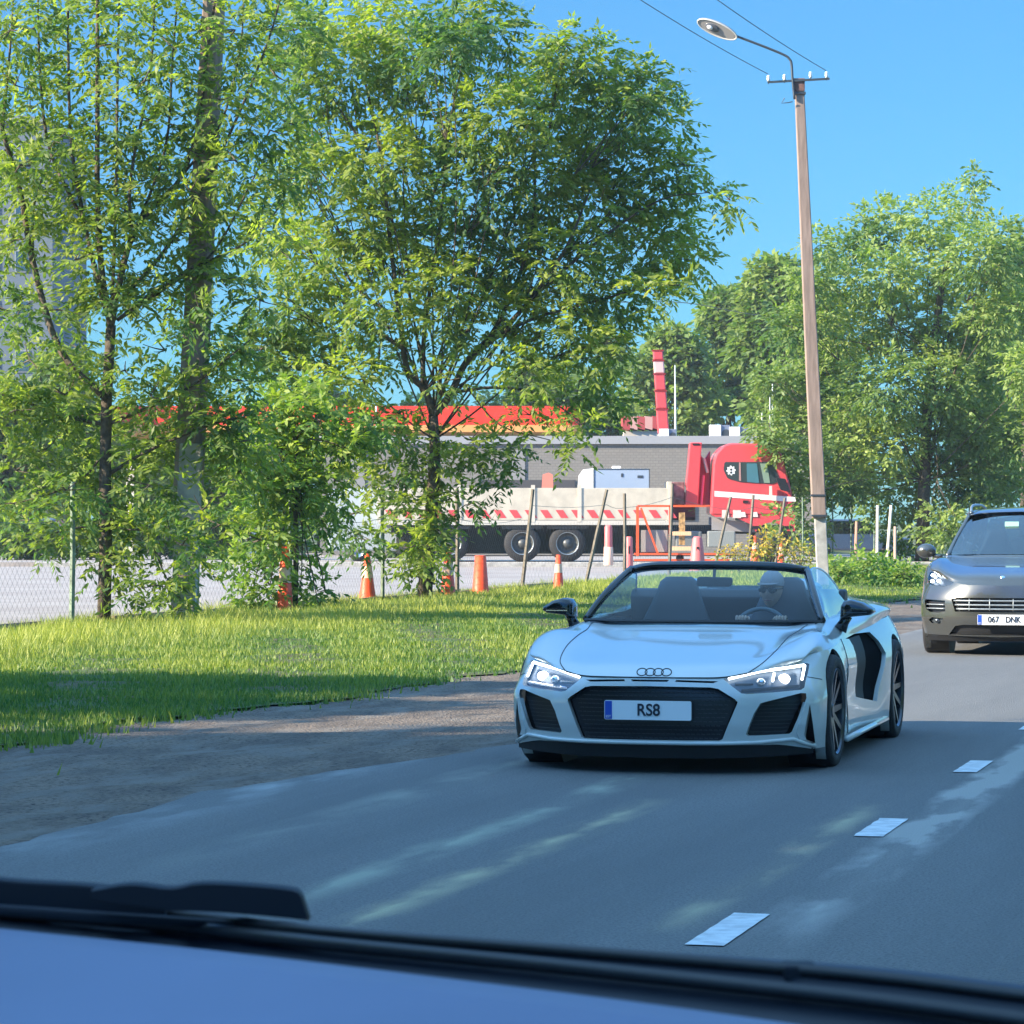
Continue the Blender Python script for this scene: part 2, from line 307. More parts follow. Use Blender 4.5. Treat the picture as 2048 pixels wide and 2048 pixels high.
def make_grass():
    n = 560000
    Y = 18 * np.exp(rng.random(n) * math.log(100 / 18.)); X = (rng.random(n) * 1.16 - .58 + 0) * (.345 * Y)
    v = X * CT - Y * ST; u = X * ST + Y * CT
    e = np.sin(u * .8 * 1.3 + 1) * .125 + np.sin(u * .8 * 3.1 + 2.3) * .08 + np.sin(u * 3.4 * 1.3 + 3) * .06
    e = e + np.interp(u, [19, 22.5, 27], [-.6, -.5, 0])
    patch = np.sin(u * 1.7 + v * .9) * np.sin(v * 2.3 - u * .6) + rng.normal(0, .35, n)
    keep = (v < -8.0 + e + rng.normal(0, .10, n) + rng.exponential(.12, n) * (rng.random(n) < .25)) & (v > -17.6) & ((patch > -.75) | (v < -12)) & (rng.random(n) < np.clip((-7.7 - v) * 1.5, .25, 1))
    X, Y, v, u, patch = X[keep], Y[keep], v[keep], u[keep], patch[keep]; n = len(X)
    a = np.clip((-8 - v) / 3.2, 0, 1); a = a * a * (3 - 2 * a); b_ = np.clip((v + 17.1) / 2.5, 0, 1); b_ = b_ * b_ * (3 - 2 * b_)
    z = .015 + .07 * a * (.25 + .75 * b_)
    tall = np.clip((-11.8 - v) / 2.0, 0, 1)
    h = (.035 + .04 * rng.random(n)) * (1 - tall) + tall * (.07 + .13 * rng.random(n) * (.7 + .5 * np.sin(u * 1.3) ** 2))
    h *= .75 + .4 * (patch > .3)
    ang = rng.random(n) * 2 * math.pi; wd = (.006 + .006 * rng.random(n)) * (.62 + Y / 85)
    broad = (rng.random(n) < .25) & (tall < .5); wd = np.where(broad, wd * 2.6, wd); h = np.where(broad, h * .75, h)
    dx, dy = np.cos(ang) * wd, np.sin(ang) * wd
    la = rng.random(n) * 2 * math.pi; ln = h * (.25 + .6 * rng.random(n))
    V = np.zeros((n, 3, 3)); V[:, 0] = np.c_[X - dx, Y - dy, z - .03]; V[:, 1] = np.c_[X + dx, Y + dy, z - .03]; V[:, 2] = np.c_[X + np.cos(la) * ln, Y + np.sin(la) * ln, z + h]
    t = np.clip(.24 + .40 * tall + .20 * patch + .12 * np.sin(u * .55 + 1) * np.cos(v * 1.1 + u * .3) + rng.normal(0, .17, n), 0, 1)  # patch term: dry patches plus mottled shade put into the tint
    tag(leaf_object('grass', V.reshape(-1, 3), 3, t, M['grass']), kind='stuff')
    # low broad weeds along the foot of the bank
make_grass()
# ---------------------------------------------------------------- trees
M['ash'] = leaf_mat('ash_leaves', (.085, .165, .065), (.38, .43, .085), trans=.55)
M['ash_yellow'] = leaf_mat('young_ash_leaves', (.085, .19, .06), (.37, .45, .085), trans=.5)
M['hanging'] = leaf_mat('hanging_leaves', (.075, .16, .055), (.32, .40, .12), trans=.42)
M['dark_leaf'] = leaf_mat('maple_leaves', (.075, .15, .05), (.25, .33, .085), trans=.42)
def nrm(a): return a / np.maximum(np.linalg.norm(a, axis=1, keepdims=True), 1e-9)
def spray_verts(P, D, npair, L, ll, lw, r, droop=.5):
    """pinnate leaves: a midrib with pairs of pointed leaflets; returns rhombus verts"""
    n = len(P); D = nrm(D); up = np.tile([0, 0, 1.], (n, 1)); S = nrm(np.cross(D, up) + r.normal(0, .25, (n, 3))); out = []
    Ls = L * (.7 + .6 * r.random(n))[:, None]
    for k in range(npair):
        t = (k + .8) / npair; c = P + D * Ls * t + np.array([0, 0, -1.]) * Ls * droop * t * t
        for sgn in ((-1, 1) if k < npair - 1 else (0,)):
            d = nrm(S * sgn * 1.0 + D * (.55 if sgn else 1) + np.array([0, 0, -.35 - droop * .5]) + r.normal(0, .22, (n, 3)))
            wv = nrm(np.cross(d, nrm(r.normal(0, 1, (n, 3)) * .55 + up))) * lw * .5
            lf = ll * (.75 + .5 * r.random(n))[:, None]
            q = np.stack([c, c + d * lf * .45 + wv, c + d * lf, c + d * lf * .45 - wv], 1); out.append(q)
    Q = np.stack(out, 1); return Q.reshape(n, -1, 4, 3)
def crown(name, P, D, m, parent, tint, r, npair=5, L=.32, ll=.13, lw=.05, droop=.5):
    Q = spray_verts(P, D, npair, L, ll, lw, r, droop); n, k = Q.shape[:2]
    t = np.clip(np.repeat(tint, k) + r.normal(0, .10, n * k), 0, 1)
    return leaf_object(name, Q.reshape(-1, 3), 4, t, m, parent)
def bez(a, b, sag, r, n=7):
    a, b = np.array(a), np.array(b); L = np.linalg.norm(b - a); mid = (a + b) / 2 + np.array([0, 0, sag * L]) + r.normal(0, .05 * L, 3)
    return [(1 - t) ** 2 * a + 2 * t * (1 - t) * mid + t * t * b for t in np.linspace(0, 1, n)]
def make_tree(name, base, clumps, forks, trunk, label, mname, r, dens=1., trad=.16, npair=5, L=.32, ll=.13, lw=.05, droop=.5, sparse=0., group=None, tb=.5, stems=None, sprays_at=None, trunk_r1=.09, hang=.0, tpow=.0):
    """clumps: (x,y,z,r[,weight]) in world; trunk: list of world points; forks: limb start heights on trunk"""
    base = Vector(base); root = empty(name, base, label=label, cat='tree', group=group)
    B = np.array(base); W = MB(); tr = [np.array(p) - B for p in trunk]; k = len(tr)
    W.tube(tr, [trad + (trunk_r1 - trad) * i / (k - 1) for i in range(k)], 9)
    PP = []; DD = []; TT = []
    if stems:
        for pts, r0, r1 in stems:
            q = crom([np.array(p) - B for p in pts], 4); W.tube(q, list(np.linspace(r0, r1, len(q))), 6)
    for ci, c in enumerate(clumps):
        cc = np.array(c[:3]) - B; rad = c[3]; wgt = c[4] if len(c) > 4 else 1.
        f = np.array(forks[ci % len(forks)]) - B
        if stems is None or rad > .75:
            limb = bez(f, cc, -.06 if cc[2] > f[2] + .5 else .12, r); W.tube(limb, list(np.linspace(max(.014, rad * .024), .008, len(limb))), 5)
        for j in range(int(3 + rad * 2.2)):
            d = r.normal(0, 1, 3); d /= np.linalg.norm(d); d[2] = d[2] * .6 + .15; e = cc + d * rad * .85
            tw = bez(cc * .75 + f * .25 if rad > .6 else cc, e, -.05, r, 5); W.tube(tw, list(np.linspace(.012 + rad * .006, .005, 5)), 4, cap=False)
        n = int(dens * wgt * 130 * rad ** 2.1) + 8
        d = nrm(r.normal(0, 1, (n, 3))); rr = rad * (r.random(n) ** .42) * (1 + .18 * np.sin(d[:, 0] * 5 + ci) * np.cos(d[:, 2] * 4 + ci))
        p = cc + d * rr[:, None] * np.array([1, 1, .82]); PP.append(p)
        dd = d + np.array([0, 0, .25 - hang * 2]) + r.normal(0, .35, (n, 3)); DD.append(dd)
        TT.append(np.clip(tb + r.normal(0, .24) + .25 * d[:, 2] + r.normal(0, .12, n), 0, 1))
    if sprays_at is not None:
        p, d, t = sprays_at(B, r); PP.append(p); DD.append(d); TT.append(t)
    P = np.concatenate(PP); D = np.concatenate(DD); T = np.concatenate(TT)
    keep = P[:, 2] > .12; P, D, T = P[keep], D[keep], T[keep]
    crown('crown', P, D, M[mname], root, T, r, npair, L, ll, lw, droop)
    W.build('trunk', M['bark'], root, smooth=True)
    return root
def px_clumps(L_, Y, r, zj=1.0):
    out = []
    for q in L_:
        x, y, rp = q[:3]; wgt = (q[3] if len(q) > 3 else 1.) * (1.7 if x < 640 and 650 < y < 1000 else 1.)
        yy = Y + r.normal(0, zj); p = at(x, y, yy); out.append((p.x, p.y, p.z, rp * yy / FP, wgt))
    return out
# middle ash tree (big round crown)
r2 = np.random.default_rng(21); Y2 = 56.5
C2 = [(1370, 330, 50, .6), (1415, 385, 34, .6), (1460, 400, 20, .6), (1320, 250, 65, .8), (1290, 170, 70), (1240, 200, 80), (1180, 120, 75), (1130, 90, 50), (1110, 190, 95), (1060, 130, 55), (980, 60, 70), (940, 20, 70), (900, 90, 90), (1000, 230, 100),
      (1190, 270, 100), (1290, 330, 95), (1345, 450, 70), (1380, 520, 45, .8), (1350, 570, 40, .7), (1290, 480, 90), (1190, 420, 110), (1080, 340, 110), (960, 360, 110), (860, 250, 100), (820, 120, 100), (760, 40, 90), (700, 140, 100), (650, 60, 80), (760, 320, 100), (670, 300, 90), (610, 170, 75), (620, 330, 70),
      (590, 60, 60), (880, 470, 105), (1000, 500, 110), (1110, 520, 100), (1220, 580, 75), (1300, 580, 45, .8), (790, 470, 90), (700, 440, 90), (640, 520, 80), (570, 450, 75), (560, 600, 80), (650, 640, 85), (750, 600, 80), (600, 730, 75), (690, 760, 70), (520, 700, 60), (1010, 640, 85), (1110, 650, 85), (1190, 690, 70), (1240, 640, 45),
      (1160, 760, 65), (1060, 740, 65, .8), (1210, 800, 45, .8), (1160, 850, 40, .7), (1060, 830, 38, .6), (990, 920, 45, .8), (940, 880, 45, .8), (900, 760, 50, .7), (880, 640, 60), (760, 710, 60), (900, 560, 80), (1140, 900, 22, .6), (1020, 900, 30, .7),
      (760, 830, 50), (820, 880, 55), (870, 930, 45), (800, 960, 50), (840, 1020, 50, 1.2), (880, 1060, 40), (830, 1090, 45, 1.2), (860, 1130, 35, 1.2), (835, 1150, 25, 1.2), (700, 860, 45), (730, 950, 45), (660, 930, 40), (700, 1030, 45), (740, 1080, 35), (930, 1010, 38, .7), (990, 970, 28, .6)]
tk = [at(848, 1206, 56.5), at(856, 1100, 56.6), at(866, 980, 56.5), at(870, 900, 56.4), at(866, 830, 56.5)]
fk = [at(866, 830, 56.5), at(880, 790, 56.3), at(845, 790, 56.7), at(868, 880, 56.5)]
def st(Y, pts, r0, r1, rr): return ([at(x, y, Y + .45 * math.sin(x * .021) * min(1, max(0, (860 - y) / 400))) for i, (x, y) in enumerate(pts)], r0, r1)
S2 = [st(56.5, p, a, b, r2) for p, a, b in [
    ([(866, 830), (900, 790), (935, 720), (985, 680), (1060, 600), (1130, 500), (1180, 380)], .085, .02), ([(866, 830), (850, 780), (815, 740), (800, 640), (780, 480), (760, 300), (720, 120)], .075, .02),
    ([(935, 720), (1000, 640), (1060, 480), (1070, 330), (1060, 180)], .05, .015), ([(905, 785), (990, 775), (1080, 790), (1170, 850)], .035, .01), ([(960, 695), (1060, 640), (1200, 600), (1330, 560)], .04, .01),
    ([(845, 780), (850, 650), (880, 450), (900, 250), (940, 60)], .05, .012), ([(810, 700), (700, 620), (620, 500), (590, 350)], .045, .012), ([(1060, 600), (1200, 480), (1320, 400), (1420, 385)], .035, .008), ([(800, 640), (700, 560), (640, 400), (620, 200)], .035, .01), ([(930, 770), (1000, 850), (1100, 880)], .02, .008)]]
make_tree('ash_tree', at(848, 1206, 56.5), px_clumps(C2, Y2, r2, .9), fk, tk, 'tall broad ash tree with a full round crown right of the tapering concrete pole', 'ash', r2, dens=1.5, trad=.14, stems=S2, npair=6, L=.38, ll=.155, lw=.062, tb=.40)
# left ash tree (open, many upright stems)
r1 = np.random.default_rng(8); Y1 = 44.
L1 = [([(222, 650), (205, 560), (195, 400), (195, 200), (195, -60)], .06, .025), ([(222, 650), (240, 560), (262, 480), (300, 420), (365, 350), (400, 230), (412, 120), (440, -60)], .055, .018), ([(262, 480), (262, 350), (300, 150), (312, -60)], .03, .014),
      ([(222, 650), (195, 560), (160, 400), (140, 250), (135, -60)], .045, .018), ([(215, 800), (120, 700), (65, 520), (40, 380), (5, 260), (-40, 60)], .06, .025), ([(235, 640), (300, 590), (380, 540), (500, 480), (570, 400)], .03, .01),
      ([(240, 600), (330, 500), (430, 330), (530, 100), (575, -60)], .035, .012), ([(160, 430), (100, 300), (80, 150), (75, -60)], .03, .014), ([(235, 640), (340, 570), (430, 500), (520, 330)], .028, .01), ([(212, 850), (330, 800), (400, 760), (500, 680)], .03, .01),
      ([(212, 850), (120, 830), (40, 800), (-30, 780)], .03, .012), ([(215, 950), (300, 900), (420, 850), (500, 830)], .03, .01), ([(212, 1000), (290, 1060), (330, 1150), (385, 1240)], .022, .006), ([(212, 1050), (130, 1060), (60, 1090)], .02, .006), ([(65, 520), (70, 400), (110, 300)], .025, .01),
      ([(222, 650), (232, 400), (235, 150), (240, -60)], .03, .014), ([(5, 260), (20, 100), (30, -60)], .025, .012), ([(365, 350), (440, 250), (480, 100), (490, -60)], .022, .01), ([(262, 480), (330, 300), (345, 120), (360, -60)], .025, .012), ([(212, 900), (160, 960), (60, 1000), (-20, 1010)], .022, .008)]
S1 = [st(Y1, p, a, b, r1) for p, a, b in L1]
def spr1(B, r):
    P = []; D = []
    for pts, a, b in S1:
        q = crom([np.array(p) - B for p in pts], 6); seg = q[3:]
        L_ = np.linalg.norm(q[-1] - q[0]); n = int(26 * L_)
        i = r.integers(0, len(seg) - 1, n); t = r.random(n)[:, None]; c = seg[i] * (1 - t) + seg[i + 1] * t
        d = nrm(r.normal(0, 1, (n, 3)) * np.array([1, 1, .5]) + np.array([0, 0, .2])); P.append(c + d * (.05 + .45 * r.random(n) ** 1.5)[:, None]); D.append(d)
    P = np.concatenate(P); D = np.concatenate(D); return P, D, np.clip(r.normal(.45, .2, len(P)), 0, 1)
C1 = [(365, 1090, 45, 1.3), (355, 1150, 40, 1.2), (405, 1020, 50, 1.2), (390, 1110, 35, 1), (560, 500, 60), (500, 260, 60), (470, 60, 50, .8), (320, 380, 45, .7), (180, 830, 60), (330, 830, 60), (90, 830, 50), (430, 830, 55), (500, 880, 50), (10, 300, 60), (60, 330, 50, .8), (10, 620, 60), (100, 380, 50, .7), (-20, 60, 60), (260, 620, 40, .6), (380, 300, 50, .7), (590, 250, 50), (300, 240, 60, .8), (250, 30, 50, .7), (170, 20, 50, .7), (60, 60, 55, .7), (400, 60, 50, .7), (540, 260, 60), (560, 360, 60), (550, 150, 50), (350, 250, 50, .8), (380, 380, 50, .8), (400, 620, 55), (330, 620, 45, .7), (60, 220, 60, .8), (20, 60, 50, .6), (80, 140, 45, .5), (130, 40, 45, .5), (210, 90, 40, .5), (290, 160, 50, .6), (340, 90, 40, .5), (150, 150, 40, .5), (30, 170, 45, .6), (40, 330, 50, .5), (110, 280, 45), (170, 260, 40, .5), (250, 280, 45, .5), (300, 330, 45), (100, 450, 55, .8), (150, 520, 45, .6), (200, 460, 50, .8), (250, 420, 40),
      (30, 480, 50, .8), (440, 200, 45), (470, 320, 60), (500, 150, 45), (520, 60, 50), (430, 430, 65), (520, 450, 60), (360, 480, 45, .7), (440, 560, 60), (520, 600, 55), (120, 620, 60), (40, 620, 60), (60, 720, 60), (160, 700, 50), (250, 740, 50), (130, 790, 55), (30, 820, 60), (330, 700, 55, .7), (430, 680, 60), (400, 780, 55), (300, 790, 50),
      (480, 760, 55), (200, 880, 60), (90, 900, 60), (290, 880, 60), (380, 880, 65), (460, 860, 60), (30, 940, 50), (130, 980, 60), (60, 1040, 50), (120, 1080, 45), (210, 970, 60), (300, 970, 65), (390, 970, 60), (480, 940, 60), (200, 1050, 60), (270, 1060, 55), (340, 1060, 50), (210, 1140, 45), (250, 1190, 35), (310, 1170, 40), (350, 1220, 25), (230, 1110, 45),
      (440, 1050, 50), (190, 1000, 50), (180, 940, 45, 1.2), (-40, 500, 70), (-50, 800, 80), (-60, 200, 70)]
tk = [at(207, 1262, Y1), at(211, 1100, Y1), at(210, 950, Y1), at(213, 800, Y1), at(222, 650, Y1)]
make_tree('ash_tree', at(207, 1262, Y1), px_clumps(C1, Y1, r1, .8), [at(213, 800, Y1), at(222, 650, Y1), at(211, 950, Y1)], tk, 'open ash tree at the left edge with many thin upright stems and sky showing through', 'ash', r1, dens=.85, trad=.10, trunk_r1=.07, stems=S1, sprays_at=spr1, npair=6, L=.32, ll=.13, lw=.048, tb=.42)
# young tree between the two
r3 = np.random.default_rng(33); Y3 = 50.
C3 = [(530, 830, 60), (640, 840, 55), (690, 850, 50), (560, 950, 55), (480, 900, 50), (660, 990, 40), (740, 860, 45), (590, 800, 55), (620, 880, 55), (560, 900, 60), (510, 980, 50), (600, 970, 55), (640, 1040, 35, .7), (520, 1080, 60, 1.1), (590, 1110, 50), (480, 1120, 45), (540, 1170, 50), (600, 1190, 40), (650, 1180, 28, .8), (500, 1200, 35), (560, 1030, 50), (670, 960, 30, .7), (640, 1225, 22, 1.2), (700, 900, 35)]
make_tree('young_tree', at(590, 1238, Y3), px_clumps(C3, Y3, r3, .4), [at(592, 1000, Y3), at(590, 880, Y3)], [at(590, 1238, Y3), at(592, 1100, Y3), at(590, 950, Y3), at(588, 830, Y3)], 'slim young tree leafed down to the grass between the concrete pole and the round ash', 'ash_yellow', r3, dens=2.0, trad=.05, trunk_r1=.03, ll=.14, lw=.058, L=.28, tb=.45)
# right-hand hanging-leaf tree group
r4 = np.random.default_rng(44); Y4 = 108.
C4 = [(1930, 400, 45, .8), (1950, 350, 20, .8), (1860, 440, 60), (1780, 430, 40), (1730, 440, 30, .8), (1740, 480, 45), (1990, 470, 60), (1960, 520, 75), (1860, 530, 80), (1760, 550, 75), (1690, 500, 45, .9), (1650, 560, 50), (1620, 640, 55), (1700, 650, 80), (1800, 650, 85), (1900, 640, 85), (2000, 620, 70), (2060, 600, 60), (2040, 520, 30, .7),
      (1600, 720, 50), (1670, 760, 75), (1770, 770, 85), (1880, 760, 85), (1980, 740, 80), (2070, 740, 70), (1600, 820, 50), (1570, 900, 40), (1600, 950, 45), (1560, 1010, 38, .7), (1670, 860, 75), (1770, 880, 80), (1870, 880, 80), (1970, 860, 80), (2060, 860, 70), (1690, 960, 55), (1740, 1030, 30, .7), (1790, 980, 65), (1880, 960, 65), (1960, 960, 60), (2050, 960, 60), (1820, 1060, 45), (1880, 1050, 50), (1790, 1100, 26), (1940, 1040, 60), (1720, 960, 40), (1640, 1060, 20, .7), (1620, 1090, 22, .6), (1570, 650, 50), (1545, 760, 45), (1610, 560, 45), (1640, 490, 35), (1580, 840, 45), (1540, 860, 35), (1530, 960, 26, .7), (1548, 895, 38), (1520, 875, 22, .8), (1575, 955, 38), (1562, 1035, 28, .8), (1615, 1000, 38), (1600, 1060, 25), (1650, 900, 50)]
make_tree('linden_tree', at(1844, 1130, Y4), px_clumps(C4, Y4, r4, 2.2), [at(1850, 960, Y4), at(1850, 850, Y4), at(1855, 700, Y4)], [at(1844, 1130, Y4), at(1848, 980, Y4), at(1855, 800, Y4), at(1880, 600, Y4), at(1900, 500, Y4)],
    'wide tree with yellowish drooping leaf clumps right of the street lamp pole', 'hanging', r4, dens=1.25, trad=.25, npair=4, L=.42, ll=.21, lw=.10, droop=.45, tb=.60, hang=.0)
# far trees behind the grey building
def far_tree(name, px, pyb, Y, pyt, wpx, label, seed, mname='dark_leaf', dens=.72, group=None, tb=.45, k=26):
    r = np.random.default_rng(seed); base = at(px, 1045 + HC * FP / Y, Y); H = at(px, pyt, Y).z; Wm = wpx * Y / FP / 2; cl = []
    for i in range(k):
        t = r.random() ** .8; z = H * (.22 + .70 * t); env = math.sin(min(1, (1 - t) * 1.25 + .12) * math.pi / 2) ; a = r.random() * 6.283; q = Wm * env * (.35 + .5 * r.random())
        cl.append((base.x + q * math.cos(a), base.y + q * math.sin(a) * .8, z, Wm * (.30 + .16 * r.random())))
    cl.append((base.x, base.y, H * .92, Wm * .28))
    tr = [base, base + Vector((0, 0, H * .3)), base + Vector((.2, 0, H * .7))]
    return make_tree(name, base, cl, [tr[1], (Vector(tr[1]) + Vector(tr[2])) / 2], tr, label, mname, r, dens=dens, trad=H * .02, npair=2, L=.45, ll=.42, lw=.26, droop=.5, tb=tb, group=group)
FT = [(1560, 170, 505, 250, 'tall dark green maple rising behind the red lorry cab', 0), (1455, 185, 560, 220, 'mid green tree behind the roof boxes of the grey building', 0), (1345, 180, 640, 220, 'lower olive green tree right behind the tall red mast', .1), (1215, 190, 645, 150, 'dark tree top showing just left of the tall red mast', -.12),
      (1080, 200, 720, 260, 'far tree hidden mostly by the round ash, above the red canopy', 0), (1640, 175, 540, 220, 'dark tree directly behind the street lamp pole', 0), (2050, 165, 470, 260, 'dark green tree at the right edge behind the drooping tree', -.1), (1960, 180, 600, 200, 'far tree showing through gaps behind the silver car', 0),
      (860, 190, 800, 300, 'low far tree behind the left part of the red canopy', 0), (640, 185, 790, 260, 'far tree behind the young tree and the canopy', 0), (460, 175, 840, 220, 'low tree behind the foot of the tapering concrete pole', .1), (300, 170, 830, 220, 'low tree seen between left ash stems beside the blue grey block', 0), (120, 150, 700, 240, 'tree in front of the tall blue grey block', .05), (0, 140, 760, 240, 'tree at the far left edge below the tall block', .05)]
for i, (px, Y, pt, wp, lb, tt) in enumerate(FT):
    far_tree('maple_tree' if i in (0, 3, 5, 6) else 'background_tree', px, 0, Y, pt, wp, lb, 100 + i, group='trees far behind the yard', tb=.45 + tt, k=30 if i < 2 else 22)
# shrubs along the far side of the yard
def shrub(px, Y, wpx, hpx, label, seed, mname='dark_leaf', ll=.3, dens=.5, name='shrub', tb=.4, z0=.1):
    r = np.random.default_rng(seed); b = at(px, 1045 + (HC - z0) * FP / Y, Y); b.z = z0; W_ = wpx * Y / FP / 2; H_ = hpx * Y / FP; cl = []
    for i in range(7): cl.append((b.x + r.uniform(-.7, .7) * W_, b.y + r.normal(0, .3), z0 + H_ * (.25 + .45 * r.random()), min(W_, H_) * (.34 + .15 * r.random())))
    t = make_tree(name, b, cl, [b + Vector((0, 0, .1))], [b, b + Vector((0, 0, H_ * .4))], label, mname, r, dens=dens * 3, trad=.04, trunk_r1=.02, npair=2, L=.25, ll=ll, lw=ll * .55, tb=tb)
    t['category'] = 'shrub'; return t
SHR = [(40, 112, 160, 70), (180, 113, 150, 80), (320, 114, 150, 75), (450, 112, 140, 85), (580, 113, 130, 70), (820, 118, 120, 60)]
for i, (px, Y, wp, hp) in enumerate(SHR):
    s_ = shrub(px, Y, wp, hp + 40, ['rounded dark shrub at the far left corner of the yard', 'dark shrub behind the left ash trunk across the yard', 'dark shrub just left of the tapering pole foot across the yard', 'dark shrub just right of the tapering pole across the yard', 'dark shrub behind the young tree across the yard', 'dark shrub behind the lorry tail'][i], 300 + i)
    s_['group'] = 'shrubs along the far edge of the yard'
# yellow flowering weeds at the fence, behind the sports car
M['yellow'] = leaf_mat('yellow_flowers', (.14, .22, .05), (.66, .42, .06), trans=.3)
for i, (px, Y, wp, hp, lb) in enumerate([(1478, 84, 84, 50, 'yellow green flowering bush left of the group behind the sports car roof'), (1540, 86, 110, 78, 'tall yellow orange flowering bush behind the sports car roof'), (1600, 84, 80, 62, 'yellowish bush beside the foot of the street lamp pole')]):
    s_ = shrub(px, Y, wp, hp + 20, lb, 320 + i, 'yellow', ll=.11, dens=.5, name='flowering_bush', tb=.55, z0=.1); s_['group'] = 'yellow flowering bushes by the fence'
for i, (px, Y, wp, hp, lb) in enumerate([(1720, 74, 110, 40, 'low broad leaved bush on the bank right of the sports car'), (1800, 70, 100, 36, 'low bush on the bank beside the silver car front'), (1680, 72, 80, 46, 'small leafy bush behind the sports car side window')]):
    s_ = shrub(px, Y, wp, hp + 15, lb, 340 + i, 'ash_yellow', ll=.13, dens=1.8, name='bush', tb=.35, z0=.1); s_['group'] = 'low bushes on the bank behind the sports car'
# trees of the same row standing outside the left edge; they shade the near road
def row_tree(x, y, H, Wm, seed, label, name='roadside_tree', dens=1.0):
    r = np.random.default_rng(seed); cl = []
    for i in range(34):
        t = r.random(); z = H * (.2 + .72 * t); q = Wm * (.25 + .6 * r.random()) * math.sin(min(1, (1 - t) * 1.3 + .15) * math.pi / 2); a = r.random() * 6.283
        cl.append((x + q * math.cos(a), y + q * math.sin(a), z, Wm * (.32 + .14 * r.random())))
    b = Vector((x, y, 0)); return make_tree(name, b, cl, [b + Vector((0, 0, H * .3)), b + Vector((0, 0, H * .5))], [b, b + Vector((0, 0, H * .35)), b + Vector((0, 0, H * .8))], label, 'ash', r, dens=.16 * dens, trad=.2, npair=3, L=.5, ll=.42, lw=.22, tb=.45, group='roadside trees outside the frame')
T0 = row_tree(-13.5, 11.5, 12.5, 5.2, 61, 'leafy roadside tree outside the left edge, nearest to the sports car', dens=1.7)
def clone(src, x, y, rz, s, label):
    c = copy_tree(src); c.location = (x, y, 0); c.rotation_euler = (0, 0, rz); c.scale = (s, s, s); c['label'] = label; return c
clone(T0, -14.5, 3.5, 2.0, 1.0, 'leafy roadside tree outside the left edge, second from the camera')
clone(T0, -15, -4, 4.0, 1.05, 'leafy roadside tree outside the left edge, beside the camera car')
clone(T0, -22, 10, 1.0, 1.15, 'tall leafy tree outside the frame behind the roadside row')
clone(T0, -23, 0, 3.0, 1.15, 'tall leafy tree outside the frame far left of the camera car')
clone(T0, -12.5, 24.5, 5.0, .50, 'small leafy tree outside the left edge shading the grass bank')
clone(T0, -12.2, 21.0, 2.6, .47, 'second small leafy tree outside the left edge shading the near grass')
clone(T0, 9, 9, .7, .7, 'leafy tree across the road outside the right edge, near')
clone(T0, 13, 18, 2.7, .75, 'leafy tree across the road outside the right edge, middle')
clone(T0, 17, 29, 4.2, .8, 'leafy tree across the road outside the right edge, far')
# ---------------------------------------------------------------- car bodies
def inpoly(p, poly):
    x, y = p; c = False; j = len(poly) - 1
    for i in range(len(poly)):
        xi, yi = poly[i]; xj, yj = poly[j]
        if (yi > y) != (yj > y) and x < (xj - xi) * (y - yi) / (yj - yi) + xi: c = not c
        j = i
    return c
def resamp(poly, step, closed=True):
    out = []; n = len(poly)
    for i in range(n if closed else n - 1):
        a, b = poly[i], poly[(i + 1) % n]; k = max(1, int(math.hypot(b[0] - a[0], b[1] - a[1]) / step))
        out += [(a[0] + (b[0] - a[0]) * t / k, a[1] + (b[1] - a[1]) * t / k) for t in range(k)]
    if not closed: out.append(tuple(poly[-1]))
    return out
def rounded(poly, r, n=4):
    out = []; m = len(poly)
    for i in range(m):
        p = Vector(poly[i]); a = Vector(poly[i - 1]) - p; b = Vector(poly[(i + 1) % m]) - p
        ra = min(r, a.length * .45, b.length * .45); pa = p + a.normalized() * ra; pb = p + b.normalized() * ra
        for k in range(n + 1):
            t = k / n; q = pa * (1 - t) ** 2 + p * 2 * t * (1 - t) + pb * t * t; out.append((q.x, q.y))
    return out
